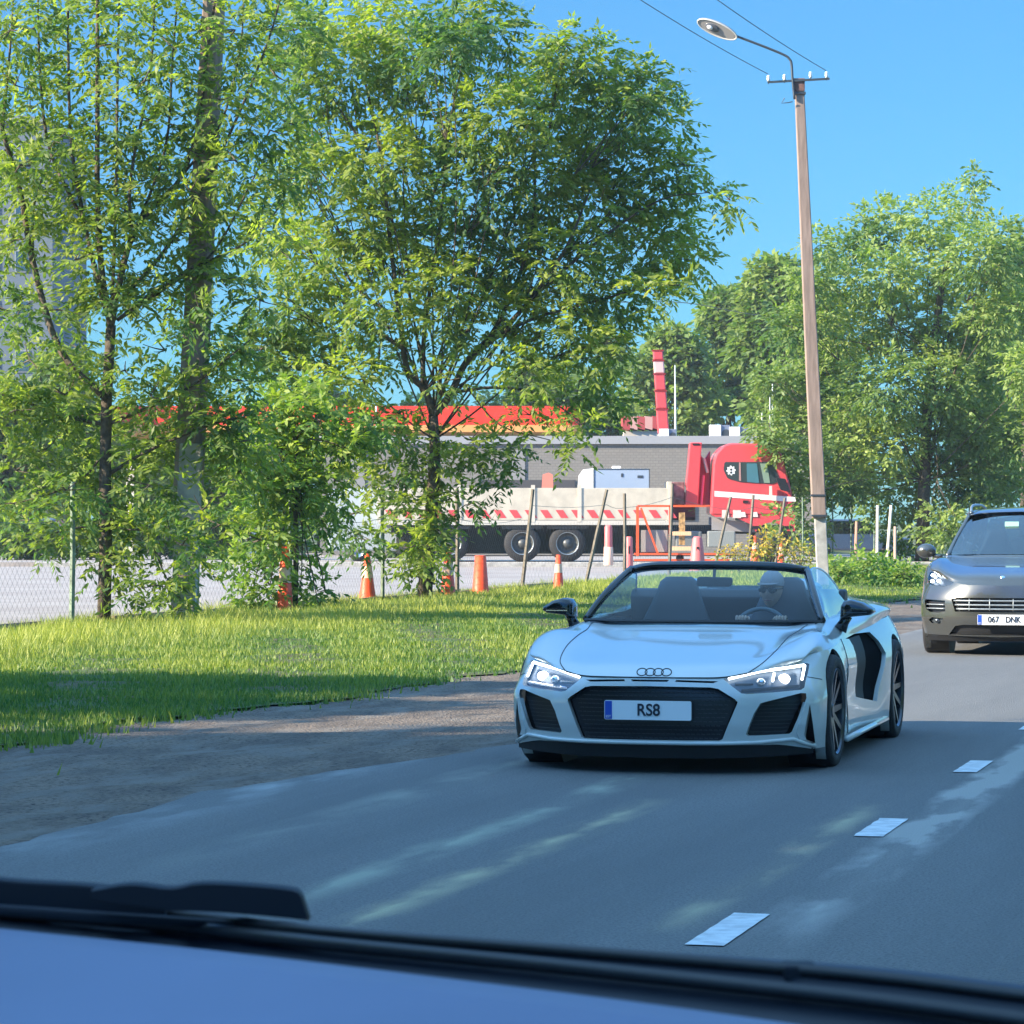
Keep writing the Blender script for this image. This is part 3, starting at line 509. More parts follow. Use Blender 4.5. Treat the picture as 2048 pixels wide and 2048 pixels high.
class Shell:
    """wrap-around side skin of a car: (s along the plan outline from the nose centre, z) -> local xyz"""
    def __init__(s, plan, inset, ztop, zbot, scorner):
        P = crom(plan, 12); s.P = P; d = np.r_[0, np.cumsum(np.linalg.norm(np.diff(P, axis=0), axis=1))]; s.d = d; s.S = d[-1]
        s.inset, s.ztop, s.zbot = inset, ztop, zbot; s.sc = scorner
        T = np.gradient(P, d, axis=0); T /= np.linalg.norm(T, axis=1, keepdims=True); s.Nn = np.c_[-T[:, 1], T[:, 0]]      # inward
    def xy(s, t): return np.array([np.interp(t, s.d, s.P[:, 0]), np.interp(t, s.d, s.P[:, 1])])
    def p(s, t, z, off=0):
        n = np.array([np.interp(t, s.d, s.Nn[:, 0]), np.interp(t, s.d, s.Nn[:, 1])]); n /= np.linalg.norm(n)
        q = s.xy(t) + n * (s.inset(t, z, s) + off); return Vector((max(q[0], 0) if t < .02 or t > s.S - .02 else q[0], q[1], z))
    def sf(s, x, z):
        a, b = 0, s.sc
        for _ in range(28):
            m = (a + b) / 2
            if s.p(m, z).x < x: a = m
            else: b = m
        return a
    def ss(s, y, z):
        a, b = s.sc * .8, s.S * .99
        for _ in range(28):
            m = (a + b) / 2
            if s.p(m, z).y < y: a = m
            else: b = m
        return a
    def front(s, pts): return [(-.02 if x <= 0 else s.sf(x, z), z) for x, z in resamp(pts, .04)]
    def side(s, pts): return [(s.ss(y, z), z) for y, z in resamp(pts, .05)]
    def tri(s, boundary, holes, gs, gz, off=0, inside=None):
        """triangulate the area of boundary (list of (s,z)) minus holes"""
        V = []; E = []
        for poly in [boundary] + holes:
            poly = [(max(0, a), b) for a, b in poly]
            n0 = len(V); V += [Vector(p) for p in poly]; E += [(n0 + i, n0 + (i + 1) % len(poly)) for i in range(len(poly))]
        xs = [p[0] for p in boundary]; zs = [p[1] for p in boundary]; nb = len(V); B = [Vector(v) for v in V]; from mathutils.kdtree import KDTree
        kd = KDTree(nb)
        for i, b in enumerate(B): kd.insert((b[0], b[1], 0), i)
        kd.balance()
        a = min(xs)
        while a < max(xs):
            z = min(zs)
            while z < max(zs):
                if inpoly((a, z), boundary) and kd.find((a, z, 0))[2] > min(gs, gz) * .45: V.append(Vector((a, z)))
                z += gz
            a += gs
        r = geometry.delaunay_2d_cdt(V, E, [], 0, 1e-5); v2, f2 = r[0], r[2]; Fo = []
        for f in f2:
            c = (sum(v2[i][0] for i in f) / 3, sum(v2[i][1] for i in f) / 3)
            if inpoly(c, boundary) and not any(inpoly(c, h) for h in holes): Fo.append(tuple(f))
        return [s.p(v[0], v[1], off) for v in v2], Fo
    def rim(s, poly, vec, off=0):
        V = []; Fc = []; n = len(poly)
        for a, z in poly:
            q = s.p(max(a, 0), z, off); V += [q, q + Vector(vec)]
        for i in range(n):
            j = (i + 1) % n
            if poly[i][0] <= .001 and poly[j][0] <= .001: continue
            Fc.append((2 * i, 2 * i + 1, 2 * j + 1, 2 * j))
        return V, Fc
def mirrored(V, Fc, weld=True):
    V = [Vector(v) for v in V]; n = len(V); mp = []; out = list(V)
    for i, v in enumerate(V):
        if weld and abs(v.x) < 1e-4: mp.append(i)
        else: mp.append(len(out)); out.append(Vector((-v.x, v.y, v.z)))
    F2 = list(Fc) + [tuple(mp[i] for i in reversed(f)) for f in Fc]
    return out, F2
def fix_normals(o):
    import bmesh
    bm = bmesh.new(); bm.from_mesh(o.data); bmesh.ops.recalc_face_normals(bm, faces=bm.faces); bm.to_mesh(o.data); bm.free()
def body_mesh(name, sh, holes, top, m, root, rims=()):
    nb = 90; ss = [sh.S * i / nb for i in range(nb + 1)]
    bd = [(a, sh.zbot(a)) for a in ss] + [(a, sh.ztop(a)) for a in reversed(ss)]
    V, Fc = sh.tri(bd, holes, .035, .03); V = list(V)
    tv, tf = top; n = len(V); V += [Vector(v) for v in tv]; Fc += [tuple(i + n for i in f) for f in tf]
    for poly, vec in rims:
        rv, rf = sh.rim(poly, vec); n = len(V); V += rv; Fc += [tuple(i + n for i in f) for f in rf]
    V, Fc = mirrored(V, Fc); o = mesh(name, V, Fc, m, root, smooth=True); fix_normals(o); return o
def patch(name, sh, poly, off, m, root, both=True, g=.03, single=False):
    V, Fc = sh.tri([(max(a, 0), b) for a, b in poly], [], g, g, off)
    if single: V = [Vector((single * v.x, v.y, v.z)) for v in V]
    else: V, Fc = mirrored(V, Fc)
    o = mesh(name, V, Fc, m, root, smooth=True); fix_normals(o); return o
def ribbon(sh, line, wd, off, th, sgn):                 # raised strip following (x,z) points on the nose
    mb = MB(); pts = [sh.p(sh.sf(x, z), z, off) for x, z in resamp(line, .03, False)]; mb.tube([Vector((sgn * p.x, p.y, p.z)) for p in pts], wd, 6); return mb
def wheel(root, x, y, r, wd, side, rimm, spokes=10, name='wheel', rr=.72, steer=0, hubc=None, gap=0):
    e = empty(name, (x, y, r)); e.parent = root; e.rotation_euler = (0, 0, steer); h = wd / 2; s = side
    t = MB(); pr = [(rr * r, -h * .9), (rr * r + .01, -h), (r * .94, -h * .98), (r * .99, -h * .8), (r, -h * .55), (r, h * .55), (r * .99, h * .8), (r * .94, h * .98), (rr * r + .01, h), (rr * r, h * .9)]
    t.lathe(pr, n=48, axis='x'); 
    for k in (-.4, 0, .4): t.lathe([(r * .985, h * k - .006), (r * 1.001, h * k - .006), (r * 1.001, h * k + .006)], n=48, axis='x')
    t.build('tyre', M['rubber'], e, smooth=True)
    q = MB(); q.lathe([(rr * r * 1.0, s * h * .95), (rr * r * .99, s * h * .99), (rr * r * .95, s * h * .9), (rr * r * .94, s * h * .1), (0.02, s * h * .05)], n=48, axis='x')
    q.lathe([(0, s * h * .78), (.035, s * h * .78), (.055, s * h * .65), (.06, s * h * .2)], n=20, axis='x')
    for i in range(spokes):
        a = 2 * math.pi * i / spokes + .1; off = .28 / spokes * (1 if i % 2 else -1) * gap; a2 = a + off
        ca, sa, cb, sb = math.cos(a), math.sin(a), math.cos(a2), math.sin(a2); ro = rr * r * .96; w_ = .016 * 10 / spokes + .004
        P0 = Vector((0, .045 * ca, .045 * sa)); P1 = Vector((0, ro * cb, ro * sb)); nn = Vector((0, -sa, ca)); f0, f1 = s * h * .72, s * h * .90; b0 = s * h * .35
        V = []
        for P, ff, wq in ((P0, f0, w_ * 1.1), (P1, f1, w_ * .75)):
            for dz in (-1, 1):
                V += [P + nn * wq * dz + Vector((ff, 0, 0)), P + nn * wq * dz * 1.4 + Vector((b0, 0, 0))]
        q.add(V, [(0, 2, 6, 4), (0, 4, 5, 1), (2, 3, 7, 6), (1, 5, 7, 3)])
    q.build('rim', rimm, e)
    MB().lathe([(rr * r * .8, s * h * .3), (rr * r * .8, s * h * .38), (.05, s * h * .38)], n=32, axis='x').build('brake_disc', M['steel'], e, smooth=True)
    return e
def text_mesh(name, body, size, m, parent, loc, rot, ext=.001, bold=0, sx=1):
    c = bpy.data.curves.new(name, 'FONT'); c.body = body; c.size = size; c.extrude = ext; c.align_x = 'CENTER'; c.align_y = 'CENTER'; c.offset = bold
    t = bpy.data.objects.new('tmp', c); COL.objects.link(t); dg = bpy.context.evaluated_depsgraph_get(); dg.update()
    me = bpy.data.meshes.new_from_object(t.evaluated_get(dg)); bpy.data.objects.remove(t); me.materials.clear(); me.materials.append(m)
    o = bpy.data.objects.new(name, me); COL.objects.link(o); o.parent = parent; o.location = loc; o.rotation_euler = rot; o.scale = (sx, 1, 1); return o
def number_plate(root, y, z, txts, L=.52, Hh=.113, tilt=0):
    p = MB().prism(rounded([(-L / 2, z - Hh / 2), (L / 2, z - Hh / 2), (L / 2, z + Hh / 2), (-L / 2, z + Hh / 2)], .012), y, y + .008).build('number_plate', M['plate'], root)
    MB().box(-L / 2 + .004, -L / 2 + .046, y - .003, y - .0005, z - Hh / 2 + .004, z + Hh / 2 - .004).build('country_band', M['plate_blue'], p)
    ink = mat('plate_ink', (.01, .015, .03), .5)
    for tx, x, sz, sx in txts: text_mesh('lettering', tx, sz, ink, p, (x, y - .004, z), (R(90), 0, 0), bold=.0018, sx=sx)
    text_mesh('lettering', 'EST', .02, M['plate'], p, (-L / 2 + .025, y - .005, z - Hh / 2 + .018), (R(90), 0, 0))
    MB().box(-L / 2 - .006, L / 2 + .006, y + .008, y + .02, z - Hh / 2 - .006, z + Hh / 2 + .006).build('plate_holder', M['black'], p)
    return p
def top_grid(rows, sub=5):
    G = np.array(rows, float)                            # r x c x 3
    A = crom(G.reshape(len(G), -1), sub).reshape(-1, G.shape[1], 3); B = crom(np.swapaxes(A, 0, 1).reshape(A.shape[1], -1), sub).reshape(-1, A.shape[0], 3)
    return np.swapaxes(B, 0, 1)
def glass_grid(base, top, n=12, bulge=.03):             # half profiles (x,y,z) from centre to corner
    b = crom(base, 5); t = crom(top, 5); rows = []
    for k in range(n + 1):
        f = k / n; q = b * (1 - f) + t * f; q[:, 1] -= bulge * math.sin(f * math.pi); q[:, 2] += bulge * .5 * math.sin(f * math.pi); rows.append(q)
    return np.array(rows)
CV, CU = -3.92, 18.93
# =============================================================== the open sports car
def sports_car():
    root = empty('sports_car', wpt(CV, CU), -TH, label='pale silver open two seat sports car with lit headlights and black grille, plate reading RS8', cat='car')
    nose = lambda x: -.95 + .42 * (abs(x) / .95) ** 2.6
    plan = [(x, nose(x)) for x in (0, .12, .25, .38, .5, .6, .7, .78, .85, .90)] + [(.938, -.50), (.960, -.38), (.972, -.2), (.976, 0), (.968, .3), (.945, .7), (.932, 1.2), (.94, 1.6), (.966, 2.1), (.978, 2.6), (.966, 2.95), (.93, 3.2), (.85, 3.36), (.6, 3.45), (.3, 3.47), (0, 3.48)]
    SCN = 1.45
    def ztop(s): return lerp([(0, .578), (.43, .578), (.60, .60), (.97, .662), (1.15, .69), (1.45, .725), (1.9, .74), (2.7, .76), (3.6, .80), (4.1, .83), (4.8, .845), (5.9, .85)], s)
    def zbot(s): return lerp([(0, .185), (.8, .185), (1.05, .15), (1.25, .15), (1.5, .15), (2, .14), (3.6, .16), (4.6, .2), (5.9, .22)], s)
    def inset(s, z, S):
        wn = 1 - sm((s - 1.0) / .5); v = 0
        v += wn * .13 * max(0, (z - .44) / .21) ** 1.6 * (.35 + .75 * min(1, s / .9)) + wn * .02 * max(0, (.3 - z) / .1)
        sd = sm((s - 1.0) / .5); v += sd * (.075 * max(0, (z - .52) / .27) ** 2 + .10 * max(0, .34 - z) + .0)
        mid = sm((s - 1.9) / .4) * (1 - sm((s - 3.4) / .4)); v += mid * .028 * math.exp(-((z - .42) / .13) ** 2)
        return v
    sh = Shell(plan, inset, ztop, zbot, SCN)
    def shx(y):                                          # shoulder point for a station y
        a = sh.ss(y, .72); z = ztop(a); return tuple(sh.p(a, z))
    def nz(x, k=0): a = sh.sf(x, .6); a = sh.sf(x, ztop(a)); return tuple(sh.p(a, ztop(a)))
    K = sh.sf(.86, .66); kp = tuple(sh.p(K, ztop(K)))
    def row(xs, ys, zs, shp): return [(x, y, z) for x, y, z in zip(xs, ys, zs)] + [shp]
    cols = [0, .3, .55, .72, .80, .875]
    # a = s positions on the nose edge for the first row
    rows = [[tuple(sh.p(sh.sf(x, ztop(sh.sf(x, .6))), ztop(sh.sf(x, .6)))) for x in (0, .24, .43, .6, .72, .80)] + [kp],
            row([0, .28, .50, .665, .765, .845], [-.74, -.735, -.68, -.60, -.53, -.47], [.645, .645, .645, .666, .69, .69], shx(-.42)),
            row([0, .30, .54, .70, .80, .872], [-.36, -.36, -.34, -.31, -.28, -.26], [.712, .712, .705, .745, .772, .757], shx(-.24)),
            row([0, .30, .56, .70, .80, .875], [0, 0, 0, 0, 0, 0], [.772, .772, .762, .80, .822, .80], shx(0)),
            row([0, .30, .57, .71, .80, .87], [.30, .3, .3, .3, .3, .3], [.816, .815, .805, .822, .828, .795], shx(.3)),
            row([0, .30, .57, .74, .81, .865], [.50, .51, .55, .6, .6, .6], [.848, .846, .842, .857, .838, .80], shx(.6)),
            row([0, .3, .57, .735, .80, .86], [1.1] * 6, [.86, .86, .86, .885, .862, .82], shx(1.1)),
            row([0, .3, .57, .73, .80, .865], [1.72] * 6, [.9, .9, .9, .90, .885, .845], shx(1.72)),
            row([0, .3, .55, .72, .81, .885], [1.96] * 6, [1.045, 1.05, 1.02, .935, .918, .875], shx(2.05)),
            row([0, .3, .55, .72, .82, .90], [2.5] * 6, [1.03, 1.035, 1.01, .95, .935, .895], shx(2.5)),
            row([0, .3, .55, .70, .80, .87], [3.0] * 6, [.975, .98, .97, .94, .92, .885], shx(2.95)),
            [(0, 3.40, .93), (.3, 3.39, .935), (.55, 3.37, .93), (.68, 3.34, .925), (.76, 3.29, .91), (.82, 3.22, .885), tuple(sh.p(sh.ss(3.2, .8), ztop(sh.ss(3.2, .8))))]]
    tailrow = [tuple(sh.p(a, ztop(a))) for a in (sh.S, sh.S - .3, sh.S - .55, sh.S - .7, sh.S - .8, sh.S - .88, sh.ss(3.26, .8))]; rows.append(tailrow)
    G = top_grid(rows, 6)
    skip = lambda a, b: (.57 < (a[1] + b[1]) / 2 < 1.93) and max(a[0], b[0]) < .735
    top = grid_mesh(G, skip)
    hood_line = []
    # openings measured on the nose
    gr = rounded([(0, .528), (.385, .522), (.513, .445), (.418, .213), (0, .213)], .0001); gr = [(0, .530), (.355, .525), (.40, .517), (.495, .458), (.512, .44), (.508, .425), (.425, .222), (.405, .213), (0, .213)]
    hl = [(.425, .572), (.50, .598), (.62, .622), (.845, .652), (.858, .645), (.862, .60), (.860, .515), (.845, .503), (.70, .492), (.56, .485), (.53, .490), (.47, .535)]
    it = [(.635, .43), (.66, .438), (.845, .485), (.872, .482), (.876, .455), (.865, .42), (.80, .26), (.785, .247), (.565, .24), (.555, .25), (.60, .37)]
    sl = [(.894, .42), (.908, .30), (.912, .185), (.90, .182), (.858, .205), (.86, .23)]
    hs_ = [[(.0, .567), (.115, .567), (.105, .556), (.0, .556)], [(.155, .567), (.40, .560), (.37, .549), (.15, .556)]]
    arch = lambda y, r_: [(y + r_ * math.cos(a), max(.345 + r_ * math.sin(a), .05)) for a in [math.pi * (1.26 - 1.52 * i / 30) for i in range(31)]]
    blade = [(.70, .775), (1.84, .762), (2.0, .70), (2.14, .61), (2.0, .44), (1.86, .30), (1.12, .37), (1.06, .70), (1.0, .745), (.72, .76)]
    FR = {k: sh.front(v) for k, v in dict(gr=gr, hl=hl, it=it, sl=sl, h0=hs_[0], h1=hs_[1]).items()}
    A0 = [(sh.ss(y, .5), z) for y, z in arch(0, .378)]; A1 = [(sh.ss(y, .5), z) for y, z in arch(2.65, .378)]
    BL = sh.side(blade)
    holes = list(FR.values()) + [A0, A1, BL]
    rims = [(FR['gr'], (0, .06, 0)), (FR['hl'], (-.01, .05, 0)), (FR['it'], (0, .07, 0)), (FR['sl'], (0, .08, 0)), (FR['h0'], (0, .05, 0)), (FR['h1'], (0, .05, 0)), (A0, (-.06, 0, 0)), (A1, (-.06, 0, 0)), (BL, (-.028, 0, 0))]
    body = body_mesh('body', sh, holes, top, M['paint_r'], root, rims)
    # black linings
    gp = patch('grille', sh, FR['gr'], .045, M['grille'], root)
    for s_ in (1, -1):
        patch('air_intake', sh, FR['it'], .05, M['grille'], root, single=s_); patch('side_slot', sh, FR['sl'], .06, M['grille'], root, single=s_)
    patch('hood_slot', sh, FR['h0'], .04, M['grille'], root)
    for s_ in (1, -1): patch('hood_slot', sh, FR['h1'], .04, M['grille'], root, single=s_)
    mb = MB()                                            # mesh bars in the grille and intakes
    for i in range(13):
        z = .224 + .0245 * i; xm = lerp([(.213, .42), (.44, .50), (.53, .36)], z); 
        for j in range(-16, 17):
            x = (j + .5 * (i % 2)) * .030
            if abs(x) > xm - .02 or (abs(x) < .275 and .33 < z < .45): continue
            q = sh.p(sh.sf(abs(x), z), z, .034); c = Vector((math.copysign(q.x, x), q.y, q.z)); mb.box(c.x - .010, c.x + .010, c.y, c.y + .006, c.z - .0022, c.z + .0022)
    gv = [v.co.copy() for v in gp.data.vertices]; gf = [tuple(p.vertices) for p in gp.data.polygons]; n0 = len(gv)
    bpy.data.objects.remove(gp)
    mesh('grille', gv + mb.v, gf + [tuple(i + n0 for i in f) for f in mb.f], [M['grille'], mat('grille_bar', (.05, .05, .06), .3, metal=.4)], root, mi=[0] * len(gf) + [1] * len(mb.f))
    for s_ in (1, -1):
        mb = MB()
        for i in range(9):
            z = .262 + .022 * i; a = lerp([(.24, .57), (.43, .64)], z); b_ = lerp([(.25, .79), (.45, .862)], z)
            mb.tube([Vector((s_ * p.x, p.y, p.z)) for p in [sh.p(sh.sf(a + (b_ - a) * k / 6, z), z, .042) for k in range(7)]], .0028, 4)
        mb.build('intake_bars', mat('intake_bar', (.03, .03, .035), .35), root)
        # painted blade through the outer slot
        V = []; Fc = []
        for i, z in enumerate([.205, .25, .30, .35, .40, .43]):
            x0 = lerp([(.2, .838), (.25, .822), (.43, .872)], z); x1 = x0 + lerp([(.2, .035), (.30, .030), (.43, .012)], z)
            for x in (x0, x1):
                q = sh.p(sh.sf(x, z), z, -.006); V.append((s_ * q.x, q.y, q.z))
            for x in (x0, x1):
                q = sh.p(sh.sf(x, z), z, .03); V.append((s_ * q.x, q.y, q.z))
        for i in range(5): a = 4 * i; Fc += [(a, a + 1, a + 5, a + 4), (a, a + 4, a + 6, a + 2), (a + 1, a + 3, a + 7, a + 5)]
        mesh('intake_fin', V, Fc, M['paint_r'], root)
        # headlight: reflector bowl, running light strips, lens lamp, clear cover
        h = empty('headlight', (0, 0, 0)); h.parent = root
        patch('reflector', sh, FR['hl'], .045, M['reflector'], h, single=s_)
        mb = MB(); P = lambda x, z, o=.014: (lambda q: Vector((s_ * q.x, q.y, q.z)))(sh.p(sh.sf(x, z), z, o))
        mb.tube([P(x, z) for x, z in resamp([(.455, .572), (.62, .612), (.845, .640)], .03, False)], .0085, 6)
        mb.build('running_light', M['lamp_dim'], h)
        MB().tube([P(x, z) for x, z in resamp([(.849, .637), (.850, .56)], .03, False)], .008, 6).build('running_light', M['lamp_dim'], h)
        if s_ > 0: MB().tube([P(.70, .60, .018), P(.698, .555, .018)], .008, 6).build('running_light', M['lamp_dim'], h)
        q = P(.765 if s_ > 0 else .745, .565, .035); MB().ell(q, (.036, .02, .030)).build('projector_lamp', M['lamp'], h, smooth=True)
        q = P(.64, .55, .035); MB().ell(q, (.03, .02, .024)).build('projector_lens', M['chrome'], h, smooth=True)
        mb = MB(); mb.tube([P(x, z, .03) for x, z in resamp([(.54, .505), (.70, .515), (.85, .525)], .04, False)], .008, 5); mb.tube([P(x, z, .035) for x, z in resamp([(.50, .54), (.60, .54)], .04, False)], .006, 5); mb.build('lamp_trim', M['black'] if s_ > 0 else M['chrome'], h)
        patch('lamp_cover', sh, FR['hl'], .002, M['lens'], h, single=s_)
    # lower lip and splitter
    mb = MB(); lip = [(0, .197), (.42, .197), (.62, .200), (.80, .215), (.905, .165)]
    pts = [sh.p(sh.sf(x, z), z, -.008) for x, z in resamp(lip, .04, False)]; full = [Vector((-p.x, p.y, p.z)) for p in reversed(pts)] + pts[1:]
    mb.tube(full, .013, 6); mb.build('lower_lip', M['paint_r'], root, smooth=True)
    V = []; Fc = []
    for i in range(41):
        x = -.90 + 1.80 * i / 40; yy = nose(x) + .045; V += [(x, yy, .188), (x, yy + .02, .105 + .02 * (abs(x) / .9) ** 3), (x * .98, yy + .5, .10)]
    for i in range(40): a = 3 * i; Fc += [(a, a + 1, a + 4, a + 3), (a + 1, a + 2, a + 5, a + 4)]
    mesh('splitter', V, Fc, M['black'], root)
    for s_ in (1, -1):                                   # sill blades and underside
        pts = [Vector((s_ * .955, y, lerp([(.4, .145), (2.2, .165)], y))) for y in (.42, 1.0, 1.6, 2.2)]
        MB().tube(pts, .020, 6).build('sill_trim', M['paint_r'], root, smooth=True)
        # side intake lining with a dark blade panel
        patch('side_intake', sh, BL, .03, M['void'], root, single=s_)
        pl = sh.side([(1.08, .745), (1.52, .752), (1.50, .34), (1.13, .375)])
        patch('side_blade', sh, pl, .012, mat('side_blade_grey', (.02, .025, .03), .6, spec=.25), root, single=s_)
    MB().box(-.80, .80, -.45, 3.2, .12, .42).build('floor_pan', M['black'], root)
    for x, y, st_ in ((.845, 0, 0), (-.845, 0, 0), (.83, 2.65, 0), (-.83, 2.65, 0)):
        sgn = 1 if x > 0 else -1
        wheel(root, x, y, .345, .245 if y < 1 else .29, sgn, M['rim'], 10, gap=1, rr=.76)
        wl = MB(); wl.lathe([(.374, sgn * .08), (.374, -sgn * .14), (.05, -sgn * .14)], c=(x, y, .345), n=32, axis='x'); wl.build('wheel_liner', M['black'], root)
    # four ring emblem
    mb = MB()
    for k in range(4):
        x = -.0735 + .049 * k + .022; c = sh.p(sh.sf(abs(x), .6), .575, -.01)
        yy = -.905; zz = .611
        mb.tube([Vector((x + .030 * math.cos(a), yy + .012 * math.sin(a), zz + .021 * math.sin(a))) for a in [2 * math.pi * i / 24 for i in range(25)]], .0038, 6, cap=False)
    em = mb.build('ring_emblem', M['gloss_black'], root, smooth=True)
    number_plate(root, -.985, .390, [('RS8', .005, .098, .92)])
    # windscreen and its frame
    base = [(0, .47, .866), (.3, .485, .866), (.55, .545, .866), (.765, .66, .866)]; topc = [(0, 1.08, 1.212), (.25, 1.09, 1.210), (.45, 1.12, 1.20), (.585, 1.17, 1.175)]
    Gg = glass_grid(base, topc, 14, .035); V, Fc = grid_mesh(Gg); V, Fc = mirrored(V, Fc)
    mesh('windscreen', V, Fc, M['glass'], root, smooth=True)
    e = Gg[:, -1]; hd = Gg[-1]; path = [Vector(p) for p in e] ; hp = [Vector(p) for p in hd][::-1]
    arc = path[:-1] + [Vector((path[-1].x * .995, path[-1].y, path[-1].z + .006))] + hp[1:]
    full = arc + [Vector((-p.x, p.y, p.z)) for p in reversed(arc[:-1])]
    mb = MB(); rr_ = []
    n = len(full)
    mb.tube(full, [.024 + .006 * math.sin(math.pi * i / (n - 1)) for i in range(n)], 8); mb.build('windscreen_frame', M['gloss_black'], root, smooth=True)
    mb = MB(); b = [Vector(p) + Vector((0, -.015, .0)) for p in Gg[0]]; mb.tube([Vector((-p.x, p.y, p.z)) for p in reversed(b)] + b[1:], .012, 5); mb.build('cowl_trim', M['black'], root)
    for s_ in (1, -1):                                   # side window
        low = [(.765, .70, .868), (.755, 1.0, .872), (.745, 1.4, .885), (.735, 1.90, .905)]; up = [(.745, .72, .885), (.675, .95, 1.05), (.60, 1.22, 1.18), (.625, 1.5, 1.18), (.675, 1.75, 1.08), (.728, 1.93, .925)]
        L_ = crom(low, 6); U_ = crom(up, 6); k = 19; idx = [i / (k - 1) for i in range(k)]
        def samp(A, t): i = t * (len(A) - 1); a = int(i); b_ = min(a + 1, len(A) - 1); return A[a] * (1 - i + a) + A[b_] * (i - a)
        Gs = np.array([[samp(L_, t) * (1 - f) + samp(U_, t) * f + np.array([.02 * math.sin(f * 3.14), 0, 0]) for t in idx] for f in np.linspace(0, 1, 6)]); Gs[:, :, 0] *= s_
        V, Fc = grid_mesh(Gs); mesh('side_window', V, Fc, M['glass_side'], root, smooth=True)
        MB().tube([Vector((s_ * p[0], p[1], p[2])) for p in U_[8:]], .006, 5).build('window_edge', M['chrome'], root, smooth=True)
    # cockpit
    ib = MB(); ib.box(-.74, .74, .60, 1.95, .40, .44); ib.box(-.745, -.735, .55, 1.95, .4, .86); ib.box(.735, .745, .55, 1.95, .4, .86); ib.build('cockpit_tub', M['leather'], root)
    db = MB(); Vd = []; prof = [(.50, .80), (.56, .858), (.75, .862), (.90, .855), (.98, .82), (1.0, .70), (.95, .55)]
    db.prism([(a, b) for a, b in prof], -.735, .735, 'x'); db.build('dashboard', M['leather'], root, bevel=.02)
    MB().prism([(1.86, .5), (1.80, .99), (1.84, 1.04), (1.94, 1.045), (1.98, .90), (1.98, .5)], -.73, .73, 'x').build('rear_bulkhead', M['leather'], root, bevel=.015)
    for s_ in (1, -1):
        MB().add(*mirror1(MB().ell((.38, 2.02, 1.04), (.17, .20, .075)), s_)).build('roll_hoop_fairing', M['paint_r'], root, smooth=True)
        seat(root, s_ * .36)
    MB().box(-.55, .55, 1.945, 1.96, 1.04, 1.065).build('wind_deflector', M['steel'], root)
    sw = empty('steering_wheel', (.31, .98, .77)); sw.parent = root; sw.rotation_euler = (R(-22), 0, 0)
    MB().tube([Vector((.175 * math.cos(a), 0, .175 * math.sin(a))) for a in [2 * math.pi * i / 36 for i in range(37)]], .016, 8, cap=False).build('wheel_rim', mat('grey_leather', (.14, .16, .17), .5), sw, smooth=True)
    MB().ell((0, .02, 0), (.07, .03, .06)).tube([(-.17, 0, 0), (.17, 0, 0)], .014, 6).tube([(0, 0, 0), (0, 0, -.17)], .014, 6).build('hub', M['leather'], sw, smooth=True)
    mm = MB().prism(rounded([(-.115, 1.075), (.115, 1.075), (.125, 1.135), (-.105, 1.14)], .02), 1.0, 1.04).tube([(0, 1.02, 1.12), (0, 1.05, 1.19)], .012, 6); mm.build('rear_view_mirror', M['black'], root, bevel=.006)
    # door mirrors
    for s_ in (1, -1):
        o = [(.862, .875), (.866, .960), (.885, .995), (.935, 1.005), (1.01, .985), (1.072, .945), (1.078, .925), (1.05, .905), (.93, .892)]
        mb = MB(); rings = []
        for y, sc in ((.70, .55), (.71, .82), (.74, .96), (.80, 1.0), (.86, .97), (.875, .9)): rings.append([Vector((s_ * (.965 + (x - .965) * sc), y, .94 + (z - .94) * sc)) for x, z in resamp(o, .02)])
        n = len(rings[0]); mb.add([p for rg in rings for p in rg], [(i * n + j, i * n + (j + 1) % n, (i + 1) * n + (j + 1) % n, (i + 1) * n + j) for i in range(5) for j in range(n)] + [tuple(range(n)), tuple(5 * n + j for j in range(n))])
        mb.tube([(s_ * .90, .78, .90), (s_ * .885, .78, .86), (s_ * .86, .77, .81)], [.040, .032, .045], 8)
        mo = mb.build('door_mirror', M['gloss_black'], root, smooth=True); fix_normals(mo)
        MB().box(s_ * 1.04, s_ * .90, .697, .705, .920, .926).build('mirror_trim', M['chrome'] if s_ < 0 else M['dark_steel'], mo)
    # panel gaps
    mb = MB()
    def gap(fn, a, b, n=14): mb.tube([fn(a + (b - a) * i / n) for i in range(n + 1)], .0035, 4)
    for s_ in (1, -1):
        for y0, z0, z1 in ((.62, .17, .76),):
            mb.tube([(lambda q: Vector((s_ * (q.x + .0015), q.y, q.z)))(sh.p(sh.ss(y0 - .06 * math.sin((z - z0) * 5), z), z)) for z in np.linspace(z0, z1, 12)], .003, 4)
        mb.tube([(lambda q: Vector((s_ * q.x, q.y, q.z)))(sh.p(sh.sf(.868, .57) + t * (sh.ss(-.372, .57) - sh.sf(.868, .57)), .575 - .02 * t)) for t in np.linspace(0, 1, 8)], .003, 4)
    hl_ = [Vector(G[i, j]) for i, j in []]
    G2 = G; cidx = 3 * 6 - 2
    for s_ in (1, -1): mb.tube([Vector((s_ * G2[i, cidx][0], G2[i, cidx][1], G2[i, cidx][2] + .0005)) for i in range(0, 31)], .0035, 4)
    fr = [Vector(G2[0, j]) + Vector((0, -.002, .002)) for j in range(0, cidx + 1)]; mb.tube([Vector((-p.x, p.y, p.z)) for p in reversed(fr)] + fr[1:], .0045, 4)
    mb.build('panel_gaps', M['black'], root)
    return root
def mirror1(mb, s): return ([Vector((s * v.x, v.y, v.z)) for v in mb.v], [tuple(reversed(f)) for f in mb.f] if s < 0 else mb.f)
